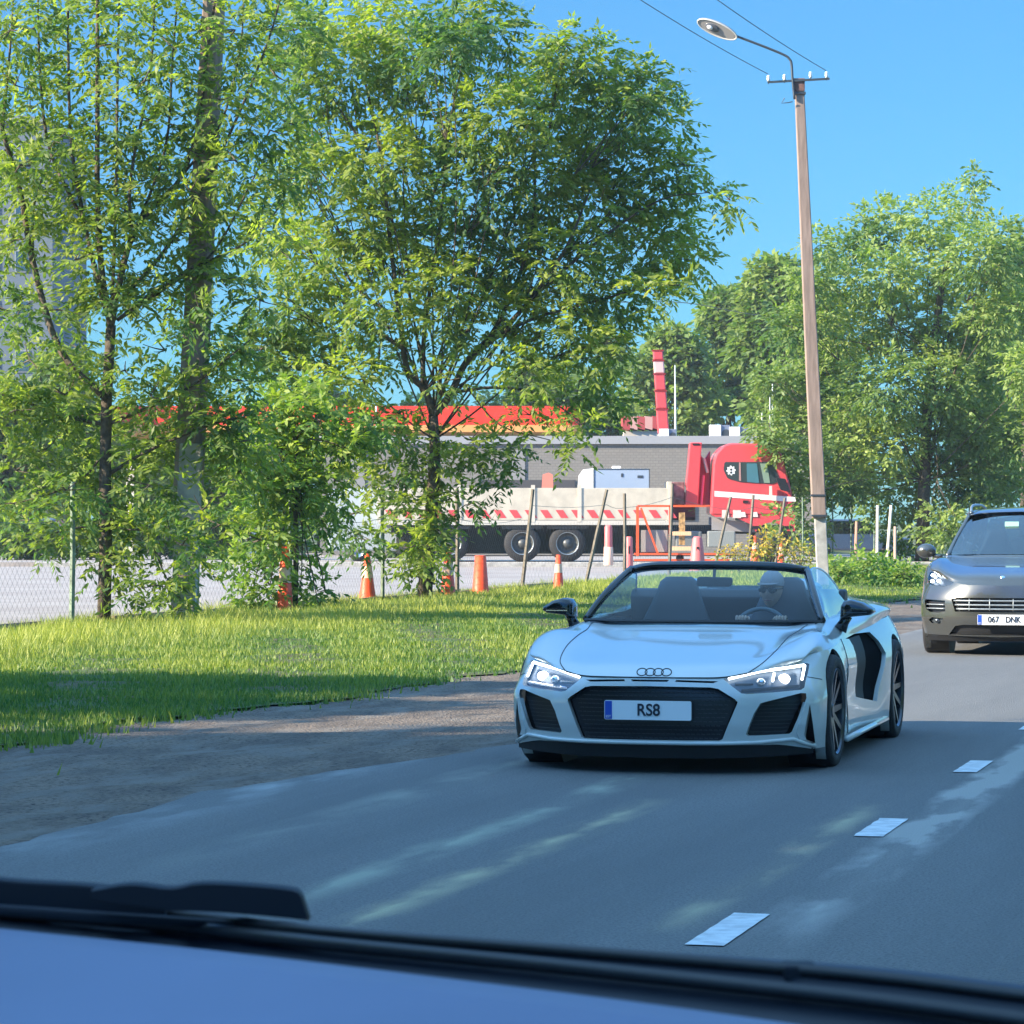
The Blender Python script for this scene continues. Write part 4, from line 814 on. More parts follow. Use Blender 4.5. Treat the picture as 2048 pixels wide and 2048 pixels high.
def seat(root, x, z0=.44, y=1.35, h=.62, name='seat', m='leather', wd=.25):
    s = MB(); s.prism(rounded([(y - .35, z0), (y + .15, z0), (y + .15, z0 + .14), (y - .33, z0 + .18)], .05), x - wd, x + wd, 'x')
    b = MB(); V = []; prof = [(0, wd * .95), (.25, wd), (.40, wd * .92), (.52, wd * .72), (.60, wd * .6), (.68, wd * .5), (.71, wd * .35)]
    n = 14; k = len(prof)
    for hh, ww in prof:
        for j in range(n):
            a = 2 * math.pi * j / n; V.append((x + ww * math.copysign(abs(math.cos(a)) ** .6, math.cos(a)), y + .10 + hh * .28 + .075 * math.sin(a), z0 + .02 + hh * h / .66))
    b.add(V, [(i * n + j, i * n + (j + 1) % n, (i + 1) * n + (j + 1) % n, (i + 1) * n + j) for i in range(k - 1) for j in range(n)] + [tuple((k - 1) * n + j for j in range(n))])
    e = s.build(name, M[m], root, bevel=.02); b.build('backrest', M[m], e, smooth=True); return e
# =============================================================== driver
def driver():
    root = empty('person', (0, 0, 0), label='driver in a grey cap and dark sunglasses behind the wheel of the open sports car', cat='person')
    root.location = wpt(CV, CU); root.rotation_euler = (0, 0, -TH)
    x = .285
    J = [((x + .03, 1.55, .50), .15), ((x + .03, 1.60, .66), .145), ((x + .02, 1.62, .80), .15), ((x + .01, 1.62, .875), .07), ((x, 1.595, .935), .055),
         ((x - .16, 1.60, .83), .062), ((x - .24, 1.42, .70), .048), ((x - .13, 1.10, .80), .034), ((x - .10, 1.04, .84), .036),
         ((x + .22, 1.60, .83), .062), ((x + .29, 1.42, .70), .048), ((x + .20, 1.12, .80), .034), ((x + .17, 1.04, .84), .036),
         ((x - .10, 1.30, .52), .08), ((x - .10, .98, .58), .06), ((x + .15, 1.30, .52), .08), ((x + .16, .98, .58), .06)]
    E_ = [(0, 1), (1, 2), (2, 3), (3, 4), (2, 5), (5, 6), (6, 7), (7, 8), (2, 9), (9, 10), (10, 11), (11, 12), (0, 13), (13, 14), (0, 15), (15, 16)]
    me = bpy.data.meshes.new('body'); me.from_pydata([j[0] for j in J], E_, []); o = bpy.data.objects.new('body', me); COL.objects.link(o); o.parent = root
    s = o.modifiers.new('s', 'SKIN'); sv = me.skin_vertices[0].data
    for i, j in enumerate(J): sv[i].radius = (j[1], j[1] * (.72 if i < 3 else 1))
    sv[0].use_root = True; s.use_smooth_shade = True; ss_ = o.modifiers.new('u', 'SUBSURF'); ss_.levels = 2; ss_.render_levels = 2
    me.materials.append(mat('dark_jacket', (.09, .095, .11), .8))
    # collar, head, face
    hc = Vector((x, 1.57, 1.035)); Mh = Matrix.Rotation(R(-8), 3, 'Z')
    V = []; nu, nv = 28, 22
    for i in range(nv + 1):
        t = math.pi * i / nv
        for j in range(nu):
            a = 2 * math.pi * j / nu; p = Vector((math.sin(t) * math.cos(a), math.sin(t) * math.sin(a), math.cos(t)))
            jaw = 1 - .30 * max(0, -p.z) ** 1.2; q = Vector((p.x * .076 * jaw, p.y * .098 * (1 - .12 * max(0, -p.z)), p.z * .122))
            if p.y < 0:
                q.y -= .024 * math.exp(-((p.x / .16) ** 2) - ((p.z + .10) / .16) ** 2)        # nose
                q.y += .010 * math.exp(-(((abs(p.x) - .38) / .16) ** 2) - ((p.z - .08) / .12) ** 2)   # eye sockets
                q.y -= .007 * math.exp(-((p.x / .30) ** 2) - ((p.z + .48) / .07) ** 2)      # lips
                q.y -= .010 * math.exp(-((p.x / .35) ** 2) - ((p.z + .85) / .18) ** 2)      # chin
            V.append(hc + Mh @ q)
    hd = mesh('head', V, [(i * nu + j, (i + 1) * nu + j, (i + 1) * nu + (j + 1) % nu, i * nu + (j + 1) % nu) for i in range(nv) for j in range(nu)], M['skin'], root, smooth=True)
    for s_ in (1, -1): MB().ell(hc + Mh @ Vector((s_ * .077, .01, -.01)), (.012, .022, .032)).build('ear', M['skin'], hd, smooth=True)
    MB().tube([hc + Mh @ Vector((s * .026, -.101 + abs(s) * .005, -.058)) for s in (-1, -.5, 0, .5, 1)], [.002, .004, .0045, .004, .002], 6).build('mouth', mat('lips', (.30, .10, .08), .5), hd, smooth=True)
    g = MB()
    for s_ in (1, -1): g.ell(hc + Mh @ Vector((s_ * .033, -.098, .012)), (.031, .010, .022))
    g.tube([hc + Mh @ Vector(p) for p in ((-.078, 0, .02), (-.066, -.08, .02), (0, -.106, .02), (.066, -.08, .02), (.078, 0, .02))], .004, 6); g.build('sunglasses', M['gloss_black'], root, smooth=True)
    c = MB(); cap = mat('cap_cloth', (.33, .29, .28), .85)
    c.ell(hc + Vector((0, .008, .045)), (.086, .106, .098)); 
    bp = [hc + Mh @ Vector((.075 * math.cos(a), -.075 - .085 * math.sin(a), .050 - .012 * math.sin(a))) for a in [math.pi * i / 12 for i in range(13)]]
    c.add([p + Vector((0, 0, dz)) for dz in (0, .008) for p in bp] , [tuple(range(13)), tuple(range(25, 12, -1))] + [(i, i + 1, i + 14, i + 13) for i in range(12)]); co = c.build('cap', cap, root, smooth=True)
    # trim the cap to the upper head
    import bmesh
    bm = bmesh.new(); bm.from_mesh(co.data); bmesh.ops.bisect_plane(bm, geom=bm.verts[:] + bm.edges[:] + bm.faces[:], plane_co=hc + Vector((0, 0, .032)), plane_no=(0, .10, 1), clear_inner=True); bm.to_mesh(co.data); bm.free()
    MB().tube([(x, 1.60, .885), (x, 1.59, .93)], [.085, .066], 12).build('collar', mat('light_collar', (.45, .40, .36), .8), root, smooth=True)
    for s_, hx in ((-1, x - .095), (1, x + .165)):
        h = MB(); h.ell((hx, 1.00, .86), (.040, .030, .030))
        for k in range(4): f = k * .019 - .028; h.tube([(hx + f, 1.0, .872), (hx + f, .965, .885), (hx + f, .945, .868), (hx + f, .955, .848)], [.010, .0095, .009, .008], 6)
        h.tube([(hx - s_ * .02, 1.015, .87), (hx - s_ * .045, .985, .875), (hx - s_ * .05, .965, .865)], [.012, .011, .009], 6); h.build('hand', M['skin'], root, smooth=True)
    return root
# =============================================================== the following SUV
SV, SU = -3.62, 35.8
def suv():
    root = empty('suv', wpt(SV, SU), -TH, label='grey brown sport utility car with four point headlights following behind the sports car', cat='car')
    nose = lambda x: -.93 + .40 * (abs(x) / .95) ** 2.8
    plan = [(x, nose(x)) for x in (0, .12, .25, .38, .5, .6, .7, .78, .85, .90)] + [(.938, -.48), (.958, -.36), (.970, -.18), (.972, 0), (.966, .3), (.955, .8), (.95, 1.4), (.955, 2.0), (.968, 2.6), (.972, 2.9), (.955, 3.3), (.90, 3.65), (.78, 3.8), (.5, 3.87), (.25, 3.89), (0, 3.9)]
    def ztop(s): return lerp([(0, .79), (.45, .80), (.62, .83), (.98, .94), (1.15, .97), (1.45, .985), (2, 1.0), (3, 1.03), (4.2, 1.06), (5, 1.08), (6.4, 1.08)], s)
    def zbot(s): return lerp([(0, .22), (1, .24), (1.4, .26), (6.4, .28)], s)
    def inset(s, z, S):
        wn = 1 - sm((s - 1.0) / .5); v = wn * (.16 * max(0, (z - .60) / .34) ** 1.6 * (.35 + .9 * min(1, s / .9)) + .05 * max(0, (.42 - z) / .2))
        sd = sm((s - 1.0) / .5); v += sd * (.055 * max(0, (z - .72) / .3) ** 2 + .08 * max(0, .45 - z)); mid = sm((s - 1.9) / .4) * (1 - sm((s - 3.8) / .4)); v += mid * .03 * math.exp(-((z - .5) / .15) ** 2); return v
    sh = Shell(plan, inset, ztop, zbot, 1.45)
    def shx(y): a = sh.ss(y, .9); return tuple(sh.p(a, ztop(a)))
    K = sh.sf(.86, .93); kp = tuple(sh.p(K, ztop(K)))
    row = lambda xs, ys, zs, shp: [(x, y, z) for x, y, z in zip(xs, ys, zs)] + [shp]
    rows = [[tuple(sh.p(sh.sf(x, ztop(sh.sf(x, .8))), ztop(sh.sf(x, .8)))) for x in (0, .24, .43, .6, .72, .80)] + [kp],
            row([0, .28, .50, .66, .75, .84], [-.76, -.75, -.70, -.62, -.54, -.47], [.90, .90, .895, .93, .965, .965], shx(-.40)),
            row([0, .30, .54, .68, .78, .87], [-.36, -.36, -.34, -.31, -.28, -.24], [.985, .985, .975, 1.01, 1.045, 1.02], shx(-.22)),
            row([0, .30, .55, .69, .79, .875], [0] * 6, [1.04, 1.04, 1.03, 1.06, 1.085, 1.05], shx(0)),
            row([0, .30, .56, .72, .80, .875], [.36, .37, .4, .42, .42, .4], [1.09, 1.09, 1.08, 1.095, 1.09, 1.05], shx(.4)),
            row([0, .3, .56, .74, .81, .875], [.52, .53, .56, .62, .62, .6], [1.12, 1.12, 1.11, 1.115, 1.10, 1.06], shx(.6)),
            row([0, .3, .56, .745, .81, .875], [1.5] * 6, [1.12, 1.12, 1.12, 1.12, 1.11, 1.075], shx(1.5)),
            row([0, .3, .56, .745, .81, .88], [2.6] * 6, [1.12, 1.12, 1.12, 1.14, 1.13, 1.10], shx(2.6)),
            row([0, .3, .56, .70, .76, .82], [3.6] * 6, [1.12, 1.12, 1.12, 1.13, 1.13, 1.11], shx(3.4))]
    rows.append([tuple(sh.p(a, ztop(a))) for a in (sh.S, sh.S - .3, sh.S - .55, sh.S - .7, sh.S - .8, sh.S - .88, sh.ss(3.5, .9))])
    G = top_grid(rows, 5); top = grid_mesh(G, lambda a, b: (.60 < (a[1] + b[1]) / 2 < 3.55) and max(a[0], b[0]) < .74)
    gr = [(0, .655), (.50, .655), (.565, .64), (.55, .60), (.52, .50), (0, .495)]
    hl = [(.535, .845), (.56, .80), (.66, .775), (.80, .785), (.865, .80), (.885, .86), (.868, .925), (.79, .955), (.70, .945), (.62, .90)]
    it = [(.64, .62), (.88, .63), (.89, .60), (.87, .52), (.82, .49), (.72, .485), (.635, .50)]
    fog = [(.66, .42), (.80, .43), (.84, .40), (.80, .365), (.70, .36)]
    low = [(0, .355), (.42, .355), (.52, .34), (.60, .24), (0, .24)]
    FR = {k: sh.front(v) for k, v in dict(gr=gr, hl=hl, it=it, fog=fog, low=low).items()}
    arch = lambda y, r_: [(y + r_ * math.cos(a), max(.385 + r_ * math.sin(a), .05)) for a in [math.pi * (1.26 - 1.52 * i / 30) for i in range(31)]]
    A0 = [(sh.ss(y, .5), z) for y, z in arch(0, .425)]; A1 = [(sh.ss(y, .5), z) for y, z in arch(2.9, .425)]
    body_mesh('body', sh, list(FR.values()) + [A0, A1], top, M['paint_s'], root, [(FR['gr'], (0, .05, 0)), (FR['it'], (0, .06, 0)), (FR['fog'], (0, .04, 0)), (FR['hl'], (0, .03, 0)), (FR['low'], (0, .06, 0)), (A0, (-.06, 0, 0)), (A1, (-.06, 0, 0))])
    patch('grille', sh, FR['gr'], .045, M['grille'], root); patch('lower_grille', sh, FR['low'], .045, M['black'], root)
    mb = MB()
    for z in (.530, .575, .622):
        p = [sh.p(sh.sf(x, z), z, .012) for x in np.linspace(0.001, .51 + (z - .53) * .35, 10)]; mb.tube([Vector((-q.x, q.y, q.z)) for q in reversed(p)] + p[1:], .010, 5)
    for x in (-.36, -.13, .13, .36):
        mb.tube([(lambda q: Vector((math.copysign(q.x, x), q.y, q.z)))(sh.p(sh.sf(abs(x), z), z, .01)) for z in (.51, .58, .645)], .007, 5)
    mb.build('grille_slats', M['steel'], root, smooth=True)
    for s_ in (1, -1):
        patch('air_intake', sh, FR['it'], .05, M['grille'], root, single=s_); P = lambda x, z, o=.014: (lambda q: Vector((s_ * q.x, q.y, q.z)))(sh.p(sh.sf(x, z), z, o))
        mb = MB()
        for z in (.53, .575): mb.tube([P(x, z, .01) for x in np.linspace(.65, .87, 7)], .007, 5)
        mb.build('intake_slats', M['steel'], root, smooth=True)
        fg = patch('fog_light_recess', sh, FR['fog'], .03, M['dark_steel'], root, single=s_); MB().ell(P(.74, .395, .02), (.035, .02, .028)).build('fog_light', M['reflector'], fg, smooth=True)
        h = empty('headlight', (0, 0, 0)); h.parent = root; patch('reflector', sh, FR['hl'], .03, M['reflector'], h, single=s_)
        for a, b in ((.755, .905), (.84, .895), (.75, .835), (.835, .83)): MB().ell(P(a - .01, b, .010), (.024, .02, .019)).build('light_point', M['lamp'], h, smooth=True)
        patch('lamp_cover', sh, FR['hl'], -.001, M['lens'], h, single=s_)
        mo = MB(); mo.ell((s_ * 1.05, .80, 1.16), (.115, .085, .085)); mo.tube([(s_ * .97, .80, 1.11), (s_ * .86, .80, 1.08)], .03, 6); mo.build('door_mirror', M['paint_s'], root, smooth=True)
        wn_low = [(.77, .72, 1.12), (.765, 1.6, 1.125), (.76, 2.5, 1.14), (.72, 3.35, 1.16)]; wn_up = [(.70, 1.05, 1.33), (.585, 1.55, 1.60), (.585, 2.5, 1.60), (.60, 3.1, 1.48)]
        A = crom(wn_low, 5); B = crom(wn_up, 5); Gs = np.array([A * (1 - f) + B * f for f in (0, .5, 1)]); Gs[:, :, 0] *= s_; V, Fc = grid_mesh(Gs); mesh('side_window', V, Fc, M['glass_dark'], root, smooth=True)
        rl = [Vector((s_ * x, y, z)) for x, y, z in ((.60, 1.42, 1.60), (.61, 1.55, 1.665), (.61, 1.8, 1.695), (.61, 2.6, 1.70), (.60, 3.0, 1.66), (.60, 3.1, 1.62))]
        MB().tube(crom(rl, 4), .016, 6).build('roof_rail', M['steel'], root, smooth=True)
        MB().tube(crom([(s_ * .78, .62, 1.10), (s_ * .72, .98, 1.30), (s_ * .61, 1.42, 1.585)], 5), .030, 6).build('windscreen_pillar', M['paint_s'], root, smooth=True)
        pts = crom([(s_ * .61, 1.42, 1.59), (s_ * .605, 2.4, 1.61), (s_ * .62, 3.1, 1.53), (s_ * .74, 3.6, 1.12)], 5); MB().tube(pts, .04, 6).build('roof_side', M['paint_s'], root, smooth=True)
        for y, zt in ((1.75, 1.58), (2.75, 1.56)): MB().tube([(s_ * .765, y, 1.12), (s_ * .60, y + .05, zt)], .025, 5).build('door_pillar', M['black'], root)
    base = [(0, .52, 1.125), (.3, .53, 1.125), (.55, .565, 1.12), (.755, .65, 1.115)]; tp = [(0, 1.33, 1.605), (.25, 1.34, 1.60), (.45, 1.37, 1.59), (.59, 1.42, 1.57)]
    Gg = glass_grid(base, tp, 12, .04); V, Fc = mirrored(*grid_mesh(Gg)); mesh('windscreen', V, Fc, M['glass_dark'], root, smooth=True)
    rf = np.array([[(0, y, z), (.3, y, z - .008), (.5, y, z - .022), (.60, y + .01, z - .05)] for y, z in ((1.30, 1.618), (1.45, 1.648), (1.9, 1.675), (2.6, 1.672), (3.1, 1.63), (3.35, 1.58))])
    G3 = top_grid(rf, 4); V, Fc = mirrored(*grid_mesh(G3)); mesh('roof', V, Fc, M['paint_s'], root, smooth=True)
    bk = np.array([[(0, 3.36, 1.575), (.3, 3.36, 1.57), (.58, 3.32, 1.53)], [(0, 3.7, 1.14), (.35, 3.7, 1.14), (.72, 3.6, 1.14)]]); V, Fc = mirrored(*grid_mesh(bk)); mesh('rear_window', V, Fc, M['glass_dark'], root)
    MB().box(-.73, .73, .66, 3.5, .5, .56).prism([(.56, 1.0), (.60, 1.11), (1.0, 1.105), (1.1, .95)], -.73, .73, 'x').build('dashboard', M['leather'], root)
    for s_ in (1, -1): seat(root, s_ * .38, .62, 1.75, .72, wd=.26)
    seat(root, 0, .62, 2.65, .62, name='rear_seat', wd=.6)
    MB().box(-.16, .0, 1.0, 1.01, 1.44, 1.50).build('windscreen_sticker', mat('pale_green_sticker', (.30, .55, .5), .5), root)
    MB().prism([(-.12, 1.40), (.12, 1.40), (.12, 1.47), (-.12, 1.47)], 1.12, 1.15).build('rear_view_mirror', M['black'], root, bevel=.01)
    MB().ell((0, -.80, .865), (.035, .02, .035)).build('bonnet_badge', M['chrome'], root, smooth=True)
    V = []; Fc = []
    for i in range(31):
        x = -.86 + 1.72 * i / 30; yy = nose(x) + .06; V += [(x, yy, .25), (x, yy + .05, .17), (x * .95, yy + .5, .17)]
    for i in range(30): a = 3 * i; Fc += [(a, a + 1, a + 4, a + 3), (a + 1, a + 2, a + 5, a + 4)]
    mesh('skid_plate', V, Fc, M['black'], root)
    MB().box(-.8, .8, -.4, 3.5, .22, .5).build('floor_pan', M['black'], root)
    number_plate(root, -.965, .415, [('067', -.085, .095, .85), ('DNK', .13, .095, .8)])
    for x, y in ((.80, 0), (-.80, 0), (.80, 2.9), (-.80, 2.9)):
        sgn = 1 if x > 0 else -1; wheel(root, x, y, .385, .30, sgn, M['rim_light'], 8, rr=.68)
        MB().lathe([(.42, sgn * .1), (.42, -sgn * .15), (.05, -sgn * .15)], c=(x, y, .385), n=28, axis='x').build('wheel_liner', M['black'], root)
    return root
sports_car(); driver(); suv()
# ---------------------------------------------------------------- street lamp on its concrete pole
def street_lamp():
    Y = 69.5; b = at(1645, 1178, Y); root = empty('street_lamp', b, label='tall leaning concrete street lamp pole with crossarm and insulators and a curved lamp arm', cat='street lamp')
    T = at(1598, 165, Y) - b; Lq = lambda t: T * t
    n = 8; V = []
    def sq(t, h): c = Lq(t); return [c + Vector((sx * h, sy * h * .8, 0)) for sx, sy in ((-1, -1), (1, -1), (1, 1), (-1, 1))]
    mb = MB(); lv = [.14, .3, .5, .7, .9, 1.0]; hw = [.155, .148, .138, .125, .11, .102]
    for t, h in zip(lv, hw): mb.v += sq(t, h)
    mb.f = [(4 * i + j, 4 * i + (j + 1) % 4, 4 * i + 4 + (j + 1) % 4, 4 * i + 4 + j) for i in range(5) for j in range(4)] + [(3, 2, 1, 0), (20, 21, 22, 23)]
    mb.build('pole', M['concrete'], root, bevel=.02)
    s = MB(); s.v = [p for p in sq(0, .13)] + [p + Vector((0, 0, 0)) for p in sq(.20, .125)]; s.v = [v + Vector((.03, .06, -.1)) for v in s.v]; s.f = [(0, 1, 5, 4), (1, 2, 6, 5), (2, 3, 7, 6), (3, 0, 4, 7), (4, 5, 6, 7)]; s.build('stub_post', M['concrete_grey'], root, bevel=.015)
    for t in (.145, .185): c = Lq(t); MB().box(c.x - .165, c.x + .165, c.y - .14, c.y + .14, c.z - .02, c.z + .02).build('clamp_band', M['dark_steel'], root)
    c = Lq(1.0)
    MB().box(c.x - .13, c.x + .12, c.y - .11, c.y + .11, c.z - .20, c.z + .08).build('pole_cap', mat('rusty_cap', (.16, .085, .07), .8, var=.3), root, bevel=.01)
    MB().box(c.x - .13, c.x + .14, c.y - .12, c.y + .12, c.z - .27, c.z - .22).build('clamp_band', M['dark_steel'], root)
    a0, a1 = at(1534, 166, Y) - b, at(1658, 159, Y) - b
    MB().tube([a0 + Vector((0, -.12, 0)), a1 + Vector((0, -.12, 0))], .032, 4).build('crossarm', M['dark_steel'], root)
    for i, (px, py) in enumerate(((1536, 156), (1568, 154), (1620, 149), (1652, 149))):
        p = at(px, py + 8, Y) - b + Vector((0, -.12, 0)); q = MB().lathe([(0, .13), (.03, .13), (.038, .10), (.03, .08), (.045, .05), (.03, .03), (.035, .0), (0, 0)], c=p, n=12); q.build('insulator', mat('porcelain', (.75, .82, .82), .2, coat=.5), root, smooth=True)
        MB().tube([p + Vector((0, 0, -.06)), p], .012, 5).build('insulator_pin', M['dark_steel'], root)
    arm = [at(x, y, Y) - b + Vector((0, -.13 - k * .0, 0)) for k, (x, y) in enumerate(((1588, 200), (1584, 160), (1582, 130), (1578, 120), (1568, 112), (1530, 96), (1472, 74)))]
    MB().tube(crom(arm, 5), .028, 8).build('lamp_arm', M['dark_steel'], root, smooth=True)
    # lamp head: flattened shell with an open glazed underside
    c0, c1 = at(1394, 42, Y) - b, at(1474, 77, Y) - b; ax = (c1 - c0); L_ = ax.length; ax.normalize(); up = Vector((.15, .85, .75)); up = (up - ax * up.dot(ax)).normalized(); sd = ax.cross(up)
    h = empty('lamp_head', (0, 0, 0)); h.parent = root; mid = (c0 + c1) / 2 + Vector((0, -.13, 0)); Mx = Matrix((ax, sd, up)).transposed()
    sh_ = MB().ell((0, 0, 0), (L_ / 2, .17, .13), 24, 12); sh_.v = [mid + Mx @ Vector((v.x, v.y, max(v.z, -.03))) for v in sh_.v]; sh_.build('shell', mat('lamp_shell', (.30, .29, .29), .5), h, smooth=True)
    rg = MB().tube([mid + Mx @ Vector((L_ / 2 * .97 * math.cos(a), .165 * math.sin(a), -.03)) for a in [2 * math.pi * i / 28 for i in range(29)]], .016, 6, cap=False); rg.build('shell_edge', mat('lamp_edge', (.62, .60, .56), .5), h, smooth=True)
    MB().ell(mid + Mx @ Vector((-L_ * .12, 0, -.045)), (.17, .10, .03), M=Mx).build('lamp_glass', mat('lamp_bowl', (.10, .11, .13), .15, coat=.5), h, smooth=True)
    MB().ell(mid + Mx @ Vector((-L_ * .17, 0, -.075)), (.07, .05, .035), M=Mx).build('bulb', mat('bulb', (.8, .8, .78), .2), h, smooth=True)
    MB().tube([at(1584, 205, Y) - b + Vector((0, -.14, 0)), at(1575, 207, Y) - b + Vector((0, -.14, 0)), at(1562, 208, Y) - b + Vector((0, -.14, 0)), at(1568, 198, Y) - b + Vector((0, -.14, 0))], .012, 5).build('cable_hook', M['dark_steel'], root)
    # wires towards the next pole behind the camera
    for px, py, lb in ((1536, 148, 'thin wire rising left from the left end of the lamp pole crossarm'), (1652, 141, 'thin wire rising left from the right end of the lamp pole crossarm')):
        p0 = at(px, py, Y); pts = []
        for i in range(41):
            t = i / 40 * 52; pts.append(p0 + Vector((-ST * t, -CT * t, -4 * .62 * (t / 52) * (1 - t / 52))))
        tag(MB().tube(pts, .009, 4).build('overhead_wire', M['dark_steel']), lb, 'wire', 'wires from the lamp pole crossarm')
    pts = [at(1285 + 160 * t, 604 + 14 * t - 6 * math.sin(3.14 * t), 120) for t in np.linspace(-3, 1.5, 20)]
    tag(MB().tube(pts, .02, 4).build('overhead_wire', M['dark_steel']), 'far thin wire crossing the sky under the round ash crown', 'wire')
street_lamp()
def near_pole():
    Y = 44.5; b = at(362, 1255, Y); root = empty('concrete_pole', b, label='thick tapering brownish concrete pole standing among the leaves near the left ash tree', cat='pole')
    T = at(437, -160, Y) - b; mb = MB(); lv = [.2, .4, .6, .8, 1.0]; hw = [.20, .185, .17, .155, .14]
    for t, h in zip(lv, hw):
        c = T * t; mb.v += [c + Vector((sx * h, sy * h * .8, 0)) for sx, sy in ((-1, -1), (.45, -1), (1, .1), (1, 1), (-1, 1))]
    mb.f = [(5 * i + j, 5 * i + (j + 1) % 5, 5 * i + 5 + (j + 1) % 5, 5 * i + 5 + j) for i in range(4) for j in range(5)] + [(20, 21, 22, 23, 24), (4, 3, 2, 1, 0)]
    mb.build('pole', M['concrete'], root, bevel=.015)
    s = MB(); s.v = [Vector((sx * .17, sy * .16, -.1)) for sx, sy in ((-1, -1), (1, -1), (1, 1), (-1, 1))] + [T * .26 + Vector((sx * .16, sy * .15, 0)) for sx, sy in ((-1, -1), (1, -1), (1, 1), (-1, 1))]; s.v = [v + Vector((.02, -.03, 0)) for v in s.v]
    s.f = [(0, 1, 5, 4), (1, 2, 6, 5), (2, 3, 7, 6), (3, 0, 4, 7), (4, 5, 6, 7)]; s.build('stub_post', M['concrete_grey'], root, bevel=.02)
near_pole()
# ---------------------------------------------------------------- fence: leaning posts with wire mesh
FV = -16.9
M['mesh_wire'] = mat('mesh_wire', (.16, .18, .16), .6, metal=.3)
def fence():
    root = empty('fence', wpt(FV, 40), -TH, label='long sagging wire mesh fence on thin leaning posts between grass bank and yard', cat='fence')
    # (px base, lean at top in px, top py, material)
    P_ = [(-60, 0, 2.05, 'd'), (143, 2, 2.05, 'd'), (392, 4, 2.1, 'd'), (578, 2, 2.1, 'd'), (765, -1, 2.1, 'd'), (914, 0, 2.15, 'g'), (1042, 24, 2.2, 'g'), (1168, 46, 2.25, 'g'), (1249, 0, 2.2, 'g'), (1337, 8, 2.5, 'g'), (1424, 38, 2.2, 'g'), (1493, 14, 2.3, 'g'), (1548, 22, 2.25, 'g'), (1605, 0, 2.3, 'n'), (1665, 0, 2.3, 'n'), (1702, 0, 2.4, 'n'), (1748, 0, 2.4, 'n'), (1795, 0, 2.3, 'n')]
    tops = []; bases = []
    for px, ln, h, k in P_:
        t = (px - 1024) / FP; u = -FV * (CT + t * ST) / (ST - t * CT); p = wpt(FV, u, 0); Yd = p.y; s = FP / Yd
        p = wpt(FV, u, 0); top = p + Vector((ln / s, .1 * ln / 40, h)); bases.append(p); tops.append(top)
        loc = lambda w: Matrix.Rotation(TH, 3, 'Z') @ (w - root.location)
        r_ = .042 if k != 'n' else .032
        if k == 'g': r_ = .05
        MB().tube([loc(p - Vector((0, 0, .1))), loc(p * .5 + top * .5 + Vector((.01, 0, 0))), loc(top)], [r_, r_ * .95, r_ * .85], 6).build('fence_post', {'d': M['galv_green'], 'g': M['wood'], 'n': M['galv_green']}[k], root)
    loc = lambda w: Matrix.Rotation(TH, 3, 'Z') @ (w - root.location)
    for i in range(len(bases) - 1):
        b0, b1 = bases[i], bases[i + 1]; t0, t1 = tops[i], tops[i + 1]; L_ = (b1 - b0).length; H_ = 1.5; stp = .16 if i < 6 else .30; n = int(L_ / stp); V = []; Fc = []; w_ = .0035 + .001 * (i > 5)
        def q(s, z): s = max(0, min(L_, s)); a = b0.lerp(b1, s / L_); return a + Vector((.0, .03 * math.sin(s * 2.1) , z * (1 - .06 * math.sin(math.pi * s / L_))))
        m = int(H_ / stp)
        for k in range(-m, n):
            for sg in (1, -1):
                a, c = (k * stp, 0.05), (k * stp + H_, H_ + .05)
                lo = max(0, a[0]); hi = min(L_, c[0])
                if hi - lo < .05: continue
                za, zb = (lo - a[0]) + .05, (hi - a[0]) + .05
                if sg < 0: za, zb = H_ + .1 - za, H_ + .1 - zb
                A, B = q(lo, za), q(hi, zb); nn = len(V); V += [A - Vector((0, 0, w_)), A + Vector((0, 0, w_)), B + Vector((0, 0, w_)), B - Vector((0, 0, w_))]; Fc.append((nn, nn + 1, nn + 2, nn + 3))
        mesh('wire_mesh', [loc(v) for v in V], Fc, M['mesh_wire'], root)
        tp = [loc(t0.lerp(t1, f) * 1.0 + Vector((0, 0, -.35 - .05 * math.sin(math.pi * f)))) for f in (0, .25, .5, .75, 1)] if i > 5 else [loc(q(L_ * f, H_ + .06)) for f in (0, .25, .5, .75, 1)]
        MB().tube(tp, .006, 4).build('tension_wire', M['mesh_wire'], root)
    return root
fence()
pc = mat('weathered_boards', (.30, .22, .15), .9, var=.25, vscale=12)
mb = MB()
for i in range(14):
    u0 = 34 + 2.6 * i; mb.box(FV - .06, FV, u0, u0 + 2.57, -.02, .15 + .02 * math.sin(i * 2.3))
o = mb.build('kerb_board', pc, bevel=.01); o.rotation_euler = (0, 0, -TH); tag(o, 'low brown board edging along the foot of the wire fence', 'edging')
for i, (px, lb) in enumerate(((1754, 'left of the two tall white stakes under the drooping tree'), (1772, 'right of the two tall white stakes under the drooping tree'), (1790, 'short pinkish stake right of the white pair under the drooping tree'), (1710, 'thin reddish stake left of the white pair by the drooping tree'))):
    b = at(px, 1123, 96); b.z = .02; h = [2.0, 2.0, 1.35, 1.5][i]; lean = [.02, .16, .0, .05][i]
    tag(MB().tube([b, b + Vector((lean, 0, h))], .045, 6).build('stake', mat('stake_%s' % 'abcd'[i], [(.75, .68, .55), (.75, .68, .55), (.55, .40, .32), (.5, .28, .2)][i], .7)), lb, 'stake', 'stakes by the drooping tree')
